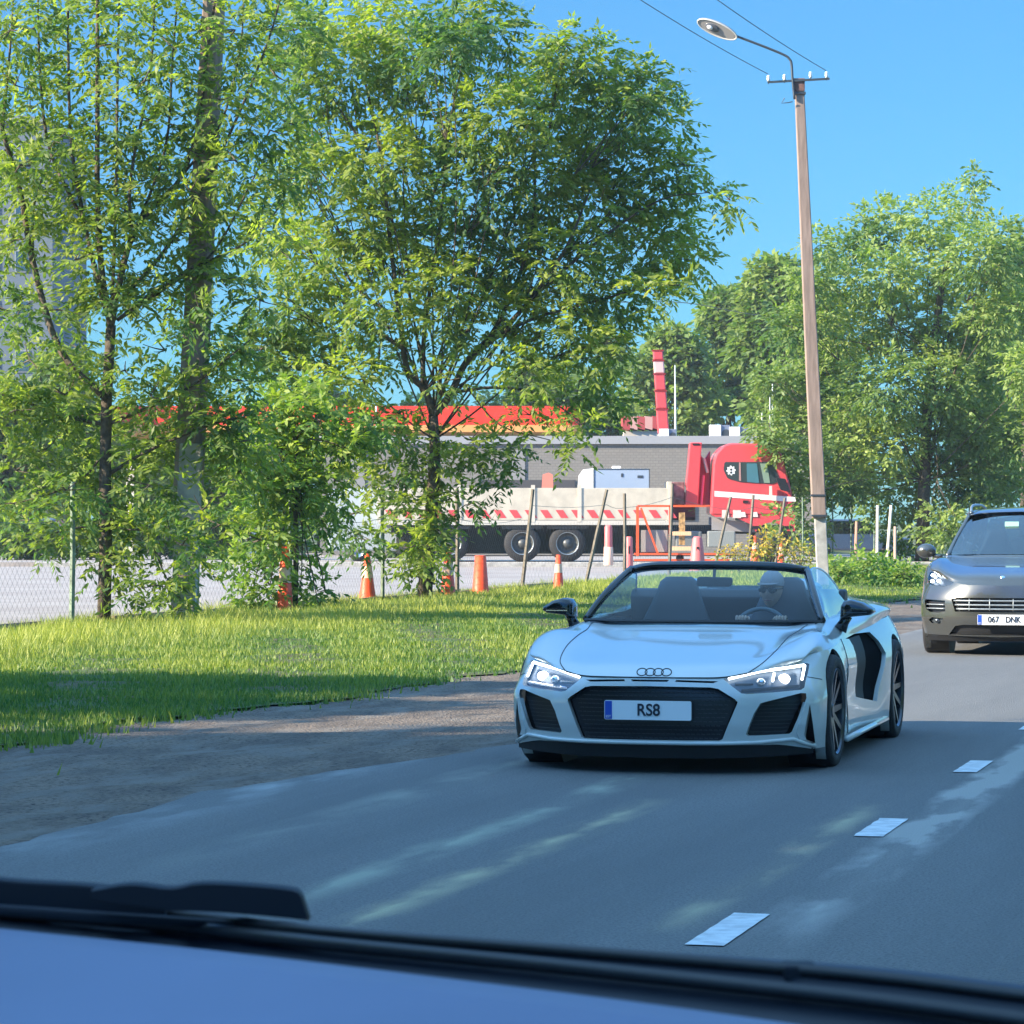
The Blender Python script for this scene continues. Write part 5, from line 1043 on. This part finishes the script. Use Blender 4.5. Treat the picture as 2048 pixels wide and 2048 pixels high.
# ---------------------------------------------------------------- traffic cones
def cone(px, pyb, pyt, label, wtop=.05, wb=.17, white=True, name='traffic_cone', flat=False, mcol='orange', z0=.01, low=None):
    Y = (HC - z0) * FP / (pyb - 1045); b = at(px, pyb, Y); H = (pyb - pyt) * Y / FP; root = empty(name, b, random.Random(px).random() * .5, label=label, cat='traffic cone', group='traffic cones in the yard')
    MB().lathe([(wb * .95, .03), (wb * .9, .05), (wtop, H), (wtop * .8, H + .005), (0, H - .01 if flat else H)], n=24).build('cone_body', M[mcol], root, smooth=True)
    MB().prism(rounded([(-wb * 1.15, -wb * 1.15), (wb * 1.15, -wb * 1.15), (wb * 1.15, wb * 1.15), (-wb * 1.15, wb * 1.15)], .04), 0, .035, 'z').build('cone_base', M[mcol], root)
    if white:
        R_ = lambda h: (wb * .9) + (wtop - wb * .9) * (h - .05) / (H - .05) + .004
        for a, c in ([(.52, .76)] if not flat else [(.48, .70)]): MB().lathe([(R_(H * a), H * a), (R_(H * c), H * c)], n=24).build('reflective_band', M['refl_white'], root, smooth=True)
    return root
cone(735, 1208, 1108, 'orange traffic cone with a pale band, left of the round ash trunk', wtop=.045, wb=.18)
cone(896, 1203, 1102, 'orange cone half hidden right behind the round ash trunk', wtop=.06, wb=.17)
cone(961, 1192, 1111, 'stout flat topped orange red cone right of the ash trunk', wtop=.11, wb=.19, white=False, flat=True)
cone(1117, 1184, 1110, 'small orange cone with pale side between two leaning fence posts', wtop=.05, wb=.13)
cone(570, 1232, 1094, 'tall faded orange and cream banded cone seen through the young tree', wtop=.06, wb=.15, flat=True)
cone(1510, 1126, 1072, 'slim orange cone with white top behind the yellow flowering bushes', wtop=.05, wb=.16, z0=.16)
cone(1562, 1140, 1080, 'orange cone among the yellow flowering bushes', wtop=.05, wb=.15)
M['pink'] = mat('faded_red', (.66, .16, .15), .5)
def bollard(px, pyb, pyt, w0, w1, label, Y, low):
    b = at(px, pyb, Y); b.z = max(b.z, .0); H = at(px, pyt, Y).z - b.z; root = empty('bollard', b, label=label, cat='bollard', group='warning bollards beside the lorry')
    MB().lathe([(w0, .02), (w0 * .95, H * .1), (w1, H * .95), (w1 * .7, H)] + [(0, H)], n=20).build('post', M['pink'], root, smooth=True)
    if low: MB().lathe([(w0 * 1.1, 0), (w0 * 1.02, H * .45), (w0 * .6, H * .46)], n=20).build('lower_sleeve', M['refl_white'], root, smooth=True)
    else: MB().prism(rounded([(-w0 * .18, H * .45), (w0 * .18, H * .45), (w0 * .18, H * .70), (-w0 * .18, H * .70)], .03), -w1 * 1.25, -w1 * .9).build('dark_mark', M['black'], root)
bollard(1217, 1130, 1050, .14, .12, 'red bollard with cream lower half beside the lorry wheel', 98, True)
bollard(1258, 1136, 1073, .13, .11, 'plain faded red post left of the orange barrier frame', 94, False)
bollard(1395, 1142, 1073, .25, .14, 'wide faded pink tapering bollard with a dark slot in front of the orange frame', 92, False)
# ---------------------------------------------------------------- orange steel frame beside the lorry
def frame():
    Y = 96; b = at(1360, 1130, Y); b.z = .01; root = empty('barrier_frame', b, label='orange red steel frame with grey panel and yellow stored planks beside the lorry', cat='barrier'); s = Y / FP
    P = lambda px, py, dy=0: at(px, py, Y + dy) - b
    fr = MB()
    for a, c in (((1275, 1012), (1275, 1112)), ((1340, 1012), (1340, 1112)), ((1275, 1012), (1420, 1012)), ((1268, 1108), (1460, 1108)), ((1268, 1120), (1460, 1120)), ((1282, 1016), (1316, 1108))): fr.tube([P(*a), P(*c)], .06 if a[0] < 1280 and c[0] < 1280 else .045, 4)
    fr.build('steel_frame', mat('orange_steel', (.72, .10, .03), .5, var=.1), root)
    q = MB(); p0, p1 = P(1282, 1060, .2), P(1335, 1104, .2); q.box(p0.x, p1.x, .15, .2, p1.z, p0.z); q.build('grey_panel', mat('grey_panel', (.30, .29, .27), .8), root)
    for py in (1063, 1093):
        p0, p1 = P(1345, py), P(1382, py + 8); MB().box(p0.x, p1.x, -.1, .4, p1.z, p0.z).build('plank', mat('pale_planks', (.75, .50, .28), .8), root)
    p0, p1 = P(1358, 1025), P(1370, 1090); MB().box(p0.x, p1.x, 0, .1, p1.z, p0.z).build('brass_column', mat('rusty_column', (.42, .25, .10), .6, var=.5, vscale=8), root)
    MB().lathe([(.12, 0), (.12, .1), (0, .1)], c=P(1360, 1116, -.1), n=20, axis='y').build('small_wheel', M['rubber'], root)
frame()
# ---------------------------------------------------------------- red crane lorry
def lorry():
    Y = 106; b = at(1300, 1125, Y); b.z = .16; root = empty('crane_lorry', b, label='red lorry with folded crane and cream dropside bed striped red and white', cat='lorry')
    K = Y / FP; X = lambda px: (px - 1300) * K + (at(1300, 0, Y).x - b.x); Z = lambda py: HC - (py - 1045) * K - b.z
    def pr(pts, y0, y1): return MB().prism([(X(px), Z(py)) for px, py in pts], y0, y1)
    W_ = 2.5
    cabp = rounded([(X(px), Z(py)) for px, py in [(1421, 1030), (1427, 925), (1432, 908), (1448, 890), (1462, 886), (1535, 888), (1560, 895), (1578, 960), (1584, 985), (1590, 1030)]], .12)
    arch = [(X(1543) + .62 * math.cos(a), Z(1085) + .68 * math.sin(a)) for a in [math.pi * (.12 + .70 * i / 12) for i in range(13)]]
    lower = [(X(1421), Z(1030)), (X(1424), Z(1032)), (X(1431), Z(1030)), (X(1446), Z(1030)), (X(1590), Z(1030))]
    c = MB().prism(cabp, 0, W_).build('cab', M['red'], root, bevel=.06)
    # skirt below the cab with the wheel arch
    sk = [(X(1423), Z(1030)), (X(1590), Z(1030)), (X(1590), Z(1062)), (X(1574), Z(1062))] + arch + [(X(1500), Z(1048)), (X(1470), Z(1034)), (X(1432), Z(1034))]
    MB().prism(sk, .02, .35).build('cab_skirt', M['red'], c)
    wd = rounded([(X(px), Z(py)) for px, py in [(1449, 924), (1545, 924), (1560, 962), (1545, 968), (1480, 964), (1455, 957), (1447, 940)]], .06)
    MB().prism(wd, -.02, .02).build('side_window', mat('lorry_glass', (.035, .05, .06), .1, coat=.6), c)
    g = MB().prism(rounded([(X(px), Z(py)) for px, py in [(1493, 927), (1514, 927), (1518, 966), (1494, 964)]], .03), -.035, -.02).build('window_reflection_pane', mat('reflection_blue', (.06, .17, .22), .12, coat=.6), c)  # window reflection painted as a blue pane
    g = MB().prism([(X(px), Z(py)) for px, py in [(1520, 927), (1534, 927), (1540, 966), (1528, 966)]], -.035, -.02).build('quarter_pane', mat('green_glass', (.20, .28, .22), .2, coat=.6), c)
    MB().prism([(X(px), Z(py)) for px, py in [(1478, 925), (1481, 925), (1482, 962), (1478, 961)]], -.03, -.02).build('window_bar', mat('bar', (.4, .22, .2), .5), c)
    st_ = MB(); cx, cz = X(1462), Z(941)
    st_.prism([(cx + r_ * math.cos(a), cz + r_ * math.sin(a) * 1.05) for i in range(32) for a in [2 * math.pi * i / 32] for r_ in [.125 if (i // 2) % 2 else .16]], -.028, -.02)
    s1 = st_.build('round_sticker', M['white'], c)
    for dz in (.03, -.07): MB().lathe([(.038, -.036), (.038, -.03), (0, -.036)], c=(cx, 0, cz + dz), n=14, axis='y').build('sticker_mark', M['black'], s1)
    MB().prism([(X(px), Z(py)) for px, py in [(1429, 982), (1590, 994), (1592, 1003), (1575, 1003), (1429, 993)]], -.012, -.001).build('white_stripe', mat('stripe_pink_white', (.82, .70, .68), .4), c)
    MB().prism([(X(px), Z(py)) for px, py in [(1486, 1001), (1496, 1001), (1496, 1006), (1486, 1006)]], -.03, -.001).build('door_handle', M['black'], c)
    MB().prism([(X(px), Z(py)) for px, py in [(1560, 900), (1566, 900), (1584, 975), (1580, 985)]], .1, W_ - .1).build('windscreen', M['glass_dark'], c)
    for dy in (-.25, W_ + .1): MB().prism(rounded([(X(px), Z(py)) for px, py in [(1550, 955), (1570, 958), (1580, 985), (1560, 980)]], .05), dy, dy + .15).build('wing_mirror', M['black'], c, bevel=.02)
    MB().prism([(X(px), Z(py)) for px, py in [(1538, 972), (1543, 972), (1544, 1000), (1538, 1000)]], -.2, -.1).build('marker_lamp', mat('pink_lamp', (.8, .55, .5), .4), c)
    MB().prism([(X(px), Z(py)) for px, py in [(1425, 1034), (1592, 1062), (1592, 1092), (1575, 1095), (1570, 1068), (1425, 1060)]], .4, W_ - .4).build('bumper', mat('bumper_grey', (.30, .29, .29), .6), c)
    for px, w_ in ((1444, 14), (1466, 16)): pr([(px, 1020), (px + w_, 1020), (px + w_, 1036), (px, 1036)], -.01, .05).build('lower_vent', mat('vent_cream', (.62, .54, .48), .6), c)
    for px in (1478, 1502): MB().prism([(X(px), Z(1024)), (X(px + 12), Z(1024)), (X(px + 14), Z(1034)), (X(px), Z(1034))], -.012, -.002).build('step_light', mat('pale_step', (.7, .62, .56), .6), c)
    # crane behind the cab
    cr = empty('crane', (0, 0, 0)); cr.parent = root
    pr([(1382, 884), (1406, 884), (1404, 905), (1398, 1010), (1372, 1010), (1376, 975), (1374, 970), (1378, 930)], .5, 1.3).build('crane_boom', M['red'], cr, bevel=.03)
    pr([(1386, 886), (1400, 886), (1402, 890), (1388, 890)], .48, .5).build('boom_opening', M['black'], cr)
    pr([(1400, 900), (1412, 920), (1424, 900), (1424, 1012), (1396, 1012)], .9, 1.6).build('crane_column', mat('dark_red', (.32, .03, .06), .5), cr, bevel=.03)
    MB().tube([(X(1410), .7, Z(915)), (X(1418), .7, Z(945))], .06, 8).build('hydraulic_ram', M['steel'], cr); MB().tube([(X(1410), .7, Z(950)), (X(1405), .7, Z(1010))], .045, 8).build('hydraulic_hose', mat('pinkred', (.6, .1, .2), .5), cr)
    pr([(1345, 963), (1372, 963), (1372, 1008), (1345, 1008)], .9, 1.8).build('crane_base', mat('dusty_grey_red', (.22, .12, .12), .7, var=.4, vscale=6), cr, bevel=.03)
    # dropside bed
    bed = empty('cargo_bed', (0, 0, 0)); bed.parent = root; cream = mat('cream_side', (.50, .455, .37), .5, var=.09, vscale=3)
    for a, c_ in ((760, 918), (920, 1064), (1068, 1158), (1160, 1338)): pr([(a, 976), (c_, 976), (c_, 1040), (a, 1040)], 0, .06).build('dropside', cream, bed, bevel=.01)
    for px in (758, 919, 1066, 1159, 1340): pr([(px - 4, 970), (px + 4, 970), (px + 4, 1044), (px - 4, 1044)], -.03, .08).build('side_stake', mat('cream_post', (.54, .50, .42), .5), bed)
    pr([(758, 1041), (1342, 1041), (1342, 1050), (758, 1050)], -.02, W_).build('bed_floor', mat('cream_floor', (.52, .49, .43), .6), bed)
    for k in range(19):
        x0 = 770 + 31 * k
        pr([(x0, 1020), (x0 + 15, 1020), (x0 + 26, 1036), (x0 + 11, 1036)], -.008, -.0015).build('red_stripe', M['red'], bed)
    pr([(1336, 963), (1343, 963), (1343, 1050), (1336, 1050)], 0, W_).build('headboard', cream, bed)
    pr([(760, 980), (764, 980), (764, 1040), (760, 1040)], 0, W_).build('tailboard', cream, bed)
    MB().prism([(X(758), Z(976)), (X(1340), Z(976)), (X(1340), Z(1040)), (X(758), Z(1040))], W_ - .06, W_).build('far_dropside', cream, bed)
    pr([(780, 1050), (1580, 1050), (1580, 1068), (780, 1068)], .8, 1.7).build('chassis', M['black'], root)
    pr([(1352, 1062), (1405, 1062), (1405, 1100), (1352, 1100)], .3, .9).build('fuel_tank', mat('tank_grey', (.16, .17, .17), .5), root, bevel=.05)
    pr([(1416, 1062), (1472, 1062), (1472, 1095), (1416, 1095)], .2, .9).build('equipment_box', mat('box_grey', (.24, .26, .25), .6), root, bevel=.04)
    MB().prism([(X(790), Z(1066)), (X(1340), Z(1066)), (X(1340), Z(1108)), (X(790), Z(1108))], 1.15, 1.2).build('added_dark_panel', mat('dark_backing', (.03, .038, .03), .8), root)  # dark sheet added behind the wheels to darken the space below the bed
    for px in (1135, 1045, 1543, 900):
        for yy in (.18, W_ - .2):
            e = empty('wheel', (X(px), yy, .62)); e.parent = root
            MB().lathe([(.36, -.16), (.56, -.16), (.62, -.1), (.63, .1), (.56, .16), (.36, .16)], n=36, axis='y').build('tyre', M['rubber'], e, smooth=True)
            MB().lathe([(.385, -.165), (.36, -.165), (.36, -.15), (.385, -.15)], n=30, axis='y').build('rim_ring', M['steel'], e, smooth=True)
            MB().lathe([(.37, -.15), (.34, -.10), (.30, .02), (.16, -.02), (.14, -.12), (0, -.13)], n=30, axis='y').build('rim', mat('lorry_rim', (.085, .09, .09), .45, metal=.3), e, smooth=True)
        pr([(px - 42, 1052), (px + 42, 1052), (px + 40, 1058), (px - 40, 1058)], .0, .5).build('mudguard', M['black'], root)
    for px, h_ in ((1529, 40), (1545, 60)):
        MB().tube([(X(px), 1.0, Z(888)), (X(px), 1.0, Z(888 - h_ * 1.6))], .025, 5).build('antenna', mat('aerial', (.45, .48, .45), .5), root)
    # the white box with shade painted on its side in blue grey stands on the bed
    r2_ = empty('cargo_box', b, label='white box with sloping end and side panel painted blue grey for shade standing on the lorry bed', cat='box')
    MB().prism([(X(px), Z(py)) for px, py in [(1158, 978), (1160, 950), (1168, 938), (1190, 936), (1301, 936), (1301, 978)]], .9, 2.2).build('box_shell', M['white'], r2_, bevel=.02)
    MB().prism([(X(px), Z(py)) for px, py in [(1190, 938), (1300, 938), (1300, 976), (1190, 976)]], .885, .898).build('side_panel', mat('panel_shade_blue', (.30, .38, .50), .5), r2_)
    f = MB(); 
    for a, c_ in (((1189, 937), (1301, 937)), ((1301, 937), (1301, 977)), ((1189, 937), (1189, 977))): f.tube([(X(a[0]), .88, Z(a[1])), (X(c_[0]), .88, Z(c_[1]))], .02, 4)
    f.build('panel_frame', M['dark_steel'], r2_)
    MB().box(X(1226), X(1244), 1.0, 1.2, Z(936), Z(931)).build('roof_vent', M['white'], r2_, bevel=.02); MB().box(X(1277), X(1288), .87, .884, Z(955), Z(950)).build('panel_badge', M['dark_steel'], r2_); MB().box(X(1244), X(1248), .87, .884, Z(953), Z(946)).build('handle', M['dark_steel'], r2_)
    # small red and white sign board on the bed
    o = pr([(1086, 948), (1098, 944), (1106, 948), (1108, 976), (1084, 976)], 1.2, 1.25); q = o.build('warning_board', mat('red_white_board', (.72, .22, .16), .6)); q.location = b; tag(q, 'small orange red warning board standing in the lorry bed left of the white box', 'board')
lorry()
# ---------------------------------------------------------------- grey flat-roofed building
def grey_building():
    Y = 128; K = Y / FP; b = at(1100, 1125, Y); b.z = .15; root = empty('grey_building', b, label='long flat roofed grey brick building behind the red lorry', cat='building')
    X = lambda px: (px - 1100) * K; Z = lambda py: HC - (py - 1045) * K - .15
    gm = bpy.data.materials.new('grey_brick'); gm.use_nodes = True; nt = gm.node_tree; bb = nt.nodes['Principled BSDF']; bb.inputs['Roughness'].default_value = .9
    tc = N(nt, 'ShaderNodeTexCoord'); mp = N(nt, 'ShaderNodeMapping'); mp.inputs['Rotation'].default_value = (R(90), 0, 0); br = N(nt, 'ShaderNodeTexBrick'); br.inputs['Scale'].default_value = 2.2; br.inputs['Color1'].default_value = (.20, .19, .175, 1); br.inputs['Color2'].default_value = (.225, .215, .195, 1); br.inputs['Mortar'].default_value = (.17, .16, .15, 1); br.inputs['Mortar Size'].default_value = .03
    nt.links.new(tc.outputs['Object'], mp.inputs[0]); nt.links.new(mp.outputs[0], br.inputs['Vector']); nt.links.new(br.outputs[0], bb.inputs['Base Color'])
    MB().box(X(640), X(1640), 0, 14, 0, Z(888)).build('wall', gm, root)
    MB().box(X(638), X(1642), -.12, 14.1, Z(888), Z(872)).build('parapet', mat('parapet_grey', (.30, .31, .33), .7), root)
    for px in (700, 1020): MB().box(X(px), X(px + 30), -.05, .05, Z(1010), Z(900)).build('wall_panel', mat('panel_grey', (.24, .24, .24), .7), root)
    MB().box(X(960), X(1150), -.08, .02, Z(1090), Z(960)).build('loading_door', mat('door_dark', (.06, .06, .065), .7), root)
    for px in (1200, 1330, 1470): MB().box(X(px), X(px + 60), -.06, .02, Z(1040), Z(985)).build('window', M['glass_dark'], root)
    for i, (px, w_, top, lb) in enumerate(((1320, 32, 860, 'white roof unit standing just right of the tall red mast'), (1420, 40, 852, 'larger white roof unit left of the pair above the lorry cab'), (1459, 38, 856, 'white roof unit right of the pair above the lorry cab'))):
        u = empty('roof_unit', at(px, 884, Y + .4), label=lb, cat='air conditioner', group='white cooling units on the grey roof'); h = (886 - top) * K
        MB().box(0, w_ * K, 0, .6, 0, h).build('unit_case', mat('unit_shade_grey', (.16, .19, .27), .6), u, bevel=.01)  # blue grey colour stands for the case's shaded face
        MB().box(-.006, w_ * K * .55, -.06, .5, .02, h + .01).build('sunlit_part', M['white'], u, bevel=.01)  # white slab added for the sunlit left part of the case
        MB().lathe([(h * .25, -.062), (h * .25, -.075), (0, -.07)], c=(w_ * K * .8, .06, h * .5), n=16, axis='y').build('fan_ring', M['dark_steel'], u)
    for px, y0, y1, lb in ((1351, 884, 730, 'tall thin pale mast on the grey roof right of the red mast'), (1546, 884, 768, 'thin mast on the grey roof above the lorry cab'), (753, 884, 780, 'thin pale roof mast seen through leaves left of the round ash trunk')):
        p = at(px, y0, Y + 2); q = at(px - 1, y1, Y + 2); m_ = MB().tube([p, p.lerp(q, .5), q], [.05, .04, .025], 6).build('roof_mast', mat('pale_mast', (.6, .66, .6), .5)); tag(m_, lb, 'mast', 'thin masts on the roof')
    # red mast
    m0 = at(1327, 868, Y + 3); rm = empty('red_mast', m0, label='tall thick red mast with a pale band behind the grey roof', cat='mast'); H = (868 - 700) * (Y + 3) / FP; w0 = 10.5 * (Y + 3) / FP
    prof = [0, .28, .30, .52, .54, .74, .76, .93]; lean = lambda t: Vector((-.08 * t * 3, 0, H * t))
    for k, (a, c_) in enumerate(((0, .30), (.30, .52), (.52, .72), (.72, .88), (.88, 1.0))):
        w_ = w0 * (1.08 - .12 * k / 4); sg = MB(); A, B = lean(a), lean(c_); sg.v = [A + Vector((sx * w_, sy * w_, 0)) for sx, sy in ((-1, -1), (1, -1), (1, 1), (-1, 1))] + [B + Vector((sx * w_ * .98, sy * w_, 0)) for sx, sy in ((-1, -1), (1, -1), (1, 1), (-1, 1))]
        sg.f = [(0, 1, 5, 4), (1, 2, 6, 5), (2, 3, 7, 6), (3, 0, 4, 7), (4, 5, 6, 7), (3, 2, 1, 0)]; sg.build('mast_section', M['red'] if k != 3 else mat('pale_band', (.72, .42, .40), .5), rm, bevel=.05)
        MB().box(B.x - w_ * 1.12, B.x + w_ * 1.12, -w_ * 1.1, w_ * 1.1, B.z - .06, B.z).build('mast_collar', mat('dark_red_collar', (.25, .01, .015), .5), rm)
    MB().box(-w0, w0, -w0, w0, -.5, .0).build('mast_foot', mat('mast_foot_pale', (.55, .50, .50), .6), rm)
grey_building()
# ---------------------------------------------------------------- red and yellow canopy behind
def canopy():
    Y = 150; K = Y / FP; b = at(800, 1045 + HC * FP / Y, Y); root = empty('red_canopy', b, label='long red flat canopy with a yellow orange lower edge rising behind the grey roof', cat='canopy')
    X = lambda px: (px - 800) * K; Z = lambda py: HC - (py - 1045) * K
    rd = mat('bright_red_fascia', (.80, .045, .02), .4, var=.1, vscale=2)
    o = rounded([(X(130), 0), (X(1165), 0), (X(1165), 14), (X(130), 14)], .8, 6)
    MB().prism(o, Z(850), Z(812), 'z').build('red_fascia', rd, root)
    o2 = rounded([(X(129), -.05), (X(1166), -.05), (X(1166), 14.05), (X(129), 14.05)], .8, 6)
    MB().prism(o2, Z(864), Z(850), 'z').build('yellow_fascia', mat('yellow_fascia', (.80, .36, .12), .4), root)
    for px in (200, 500, 800, 1100):
        for y in (2, 12): MB().box(X(px) - .2, X(px) + .2, y - .2, y + .2, 0, Z(868)).build('column', M['white'], root)
    r2_ = empty('red_awning', at(1280, 1045 + HC * FP / 146, 146), label='low dark red and white striped awning just left of the red mast', cat='awning'); K2 = 146 / FP
    for k in range(5):
        x0 = 1245 + 15 * k; MB().prism([((x0 - 1280) * K2, HC - (856 - 1045) * K2), ((x0 + 15 - 1280) * K2, HC - (860 - 1045) * K2), ((x0 + 15 - 1280) * K2, HC - (834 - 1045) * K2), ((x0 - 1280) * K2, HC - (832 - 1045) * K2)], 0, 2 + .01 * k).build('awning_stripe', mat('awning_red', (.40, .06, .06), .6) if k % 2 == 0 else mat('awning_pale', (.55, .30, .26), .6), r2_)
    MB().box((1248 - 1280) * K2, (1320 - 1280) * K2, .2, 2, 0, HC - (862 - 1045) * K2).build('awning_wall', mat('awn_wall', (.5, .45, .38), .7), r2_)
canopy()
# tall blue grey block far left
def block():
    Y = 175; K = Y / FP; b = at(0, 1045 + HC * FP / Y, Y); root = empty('apartment_block', b, label='tall blue grey building seen through the leaves at the far left', cat='building'); X = lambda px: px * K; Z = lambda py: HC - (py - 1045) * K
    MB().box(X(-420), X(105), 0, 14, 0, Z(245)).build('wall', mat('blue_grey_wall', (.11, .15, .19), .8, var=.08), root)
    MB().prism([(X(-430), Z(245)), (X(112), Z(245)), (X(60), Z(232)), (X(-400), Z(228))], -.3, 14.3).build('roof', mat('roof_grey', (.13, .18, .21), .7), root)
    for r_ in range(7):
        for c_ in range(8):
            x = -390 + 60 * c_; y = 300 + 100 * r_; w_ = MB().box(X(x), X(x + 28), -.06, .0, Z(y + 45), Z(y)).build('window', mat('frame_pale', (.25, .28, .30), .6), root)
            MB().box(X(x + 2), X(x + 26), -.09, -.062, Z(y + 42), Z(y + 3)).build('pane', M['glass_dark'], w_)
block()
# low shed and parked dark car at far left, white van behind the young tree
def small_vehicle(px, pyb, Y, L, H, W_, mname, label, name, cat, z0=.15):
    b = at(px, pyb, Y); b.z = z0; root = empty(name, b, label=label, cat=cat); m = M[mname]
    if name == 'van': prof = [(0, .35), (L, .35), (L, .95), (L * .86, 1.15), (L * .74, H * .97), (L * .68, H), (.05, H), (0, H * .95)]; win = [(L * .84, 1.17), (L * .735, H * .90), (L * .60, H * .90), (L * .60, 1.15)]
    else: prof = [(0, .3), (L, .3), (L, .75), (L * .72, .92), (L * .60, H), (L * .25, H), (L * .1, .95), (0, .9)]; win = [(L * .70, .93), (L * .59, H * .95), (L * .27, H * .95), (L * .15, .95)]
    MB().prism(prof, 0, W_).build('body', m, root, bevel=.08); MB().prism(win, -.01, .01).build('side_window', M['glass_dark'], root)
    for fx in (.2, .8):
        for yy in (.1, W_ - .1):
            e = empty('wheel', (L * fx, yy, .33)); e.parent = root; MB().lathe([(.2, -.1), (.31, -.1), (.33, -.05), (.33, .05), (.31, .1), (.2, .1)], n=24, axis='y').build('tyre', M['rubber'], e, smooth=True); MB().lathe([(.2, -.09), (.18, -.05), (0, -.07)], n=20, axis='y').build('rim', M['rim_light'], e, smooth=True)
    MB().box(L - .02, L + .02, .1, .4, .55, .7).build('headlight', M['reflector'], root)
small_vehicle(655, 1100, 108, 5.2, 2.5, 1.95, 'pale_grey', 'pale van parked left of the lorry bed, seen through leaves', 'van', 'van')
M['navy'] = mat('dark_blue_paint', (.04, .07, .13), .3, coat=1)
small_vehicle(-30, 1040, 118, 4.3, 1.5, 1.8, 'navy', 'dark blue parked car at the far left edge beyond the yard', 'parked_car', 'car')
small_vehicle(1600, 1090, 120, 4.3, 1.5, 1.8, 'navy', 'dark blue parked car beyond the fence just right of the lorry nose', 'parked_car', 'car', z0=.12)
# ---------------------------------------------------------------- the car the photo is taken from: dashboard, cowl and wiper
def near_car():
    root = empty('camera_car', (0, 1.0, 1.1), label='blue dashboard top and black wiper of the car the photo is taken from', cat='car')
    r0 = root.location
    def L3(px, py, Y): return at(px, py, Y) - r0
    dash = mat('blue_dashboard', (.13, .155, .235), .6, var=.10, vscale=3)
    # dashboard: gently rolled slab, its far edge runs down to the right
    far = [(-420, 1800), (0, 1850), (420, 1893), (900, 1950), (1300, 2000), (1654, 2050), (2300, 2150)]
    Ys = [1.30, 1.17, 1.10, 1.03, .98, .94, .88]
    rows = []
    for k, (dy, dz) in enumerate(((0, -.05), (0, -.006), (-.006, 0), (-.05, .0015), (-.2, -.02), (-.5, -.06))):
        rows.append([L3(px, py + 2, Y) + Vector((0, dy, dz)) for (px, py), Y in zip(far, Ys)])
    V, Fc = grid_mesh(np.array([[list(p) for p in crom(r_, 4)] for r_ in rows])); mesh('dashboard', V, Fc, dash, root, smooth=True)
    # black cowl strip beyond it
    top = [(-420, 1742), (0, 1795), (340, 1822), (640, 1860), (1100, 1890), (1700, 1930), (2048, 1970), (2400, 2010)]; Yt = [1.42, 1.28, 1.22, 1.16, 1.09, 1.03, 1.0, .97]
    bot = [(px, lerp([(-420, 1812), (0, 1862), (420, 1905), (900, 1962), (1300, 2012), (1654, 2062), (2400, 2170)], px)) for px, _ in top]
    A = crom([L3(px, py, Y) for (px, py), Y in zip(top, Yt)], 4); B = crom([L3(px, py, Y - .04) for (px, py), Y in zip(bot, Yt)], 4)
    G = np.array([A + np.array([0, .05, -.12]), A, A * .66 + B * .34 + np.array([0, 0, .0015]), A * .33 + B * .67 - np.array([0, 0, .0012]), B]); V, Fc = grid_mesh(G); mesh('cowl', V, Fc, mat('cowl_black', (.010, .014, .022), .42), root, smooth=True)
    for fr_, rad_ in ((.28, .0022), (.62, .0028)):
        MB().tube([Vector(A[i] * (1 - fr_) + B[i] * fr_ + np.array([0, 0, .003])) for i in range(len(A))], rad_, 6).build('rubber_seal', M['black'], root, smooth=True)
    # wiper arm and blade lying on the cowl
    w_ = empty('wiper', (0, 0, 0)); w_.parent = root
    wb = mat('wiper_black', (.008, .010, .015), .6, spec=.2)
    def bar(pt, th, Y, nm):
        up = crom([L3(px, py, Y) for px, py in pt[0]], 4); dn = crom([L3(px, py, Y) for px, py in pt[1]], 4); d = np.array([0, th, 0])
        G = np.array([dn + d, up + d, up, dn, dn + d]); V, Fc = grid_mesh(G); c = G.shape[1]; Fc += [tuple(k * c for k in (0, 1, 2, 3)), tuple(k * c + c - 1 for k in (3, 2, 1, 0))]; mesh(nm, V, Fc, wb, w_, bevel=.0012)
    bar(([(-420, 1735), (-100, 1752), (42, 1764), (180, 1772), (300, 1790), (330, 1822)], [(-420, 1800), (-100, 1812), (42, 1815), (180, 1828), (300, 1838), (335, 1842)]), .012, 1.20, 'wiper_arm')
    bar(([(180, 1782), (260, 1770), (340, 1778), (400, 1768), (500, 1772), (585, 1781), (603, 1795)], [(180, 1800), (260, 1812), (340, 1822), (400, 1823), (500, 1830), (585, 1838), (618, 1842)]), .012, 1.17, 'wiper_cover')
    bar(([(-420, 1790), (0, 1812), (200, 1826), (420, 1840), (560, 1845), (640, 1858)], [(-420, 1815), (0, 1832), (200, 1848), (420, 1856), (560, 1866), (642, 1872)]), .006, 1.18, 'wiper_blade')
    p = L3(1600, 1926, 1.03); MB().box(p.x - .0055, p.x + .0055, p.y - .004, p.y + .01, p.z - .006, p.z - .0005).build('washer_nozzle', wb, root, bevel=.001)
near_car()
# ---------------------------------------------------------------- air: slight haze that lifts the far trees and shade
hz = mesh('haze', [(x, y, z) for z in (-1.2, 30) for y in (-60, 330) for x in (-160, 160)], [(0, 2, 3, 1), (4, 5, 7, 6), (0, 1, 5, 4), (2, 6, 7, 3), (0, 4, 6, 2), (1, 3, 7, 5)], None)
hm = bpy.data.materials.new('haze'); hm.use_nodes = True; hn = hm.node_tree; hn.nodes.clear()
pv = hn.nodes.new('ShaderNodeVolumePrincipled'); pv.inputs['Color'].default_value = (.92, .96, 1, 1); pv.inputs['Density'].default_value = .00032; pv.inputs['Anisotropy'].default_value = .3
ho = hn.nodes.new('ShaderNodeOutputMaterial'); hn.links.new(pv.outputs[0], ho.inputs['Volume']); hz.data.materials.clear(); hz.data.materials.append(hm); tag(hz, kind='stuff')
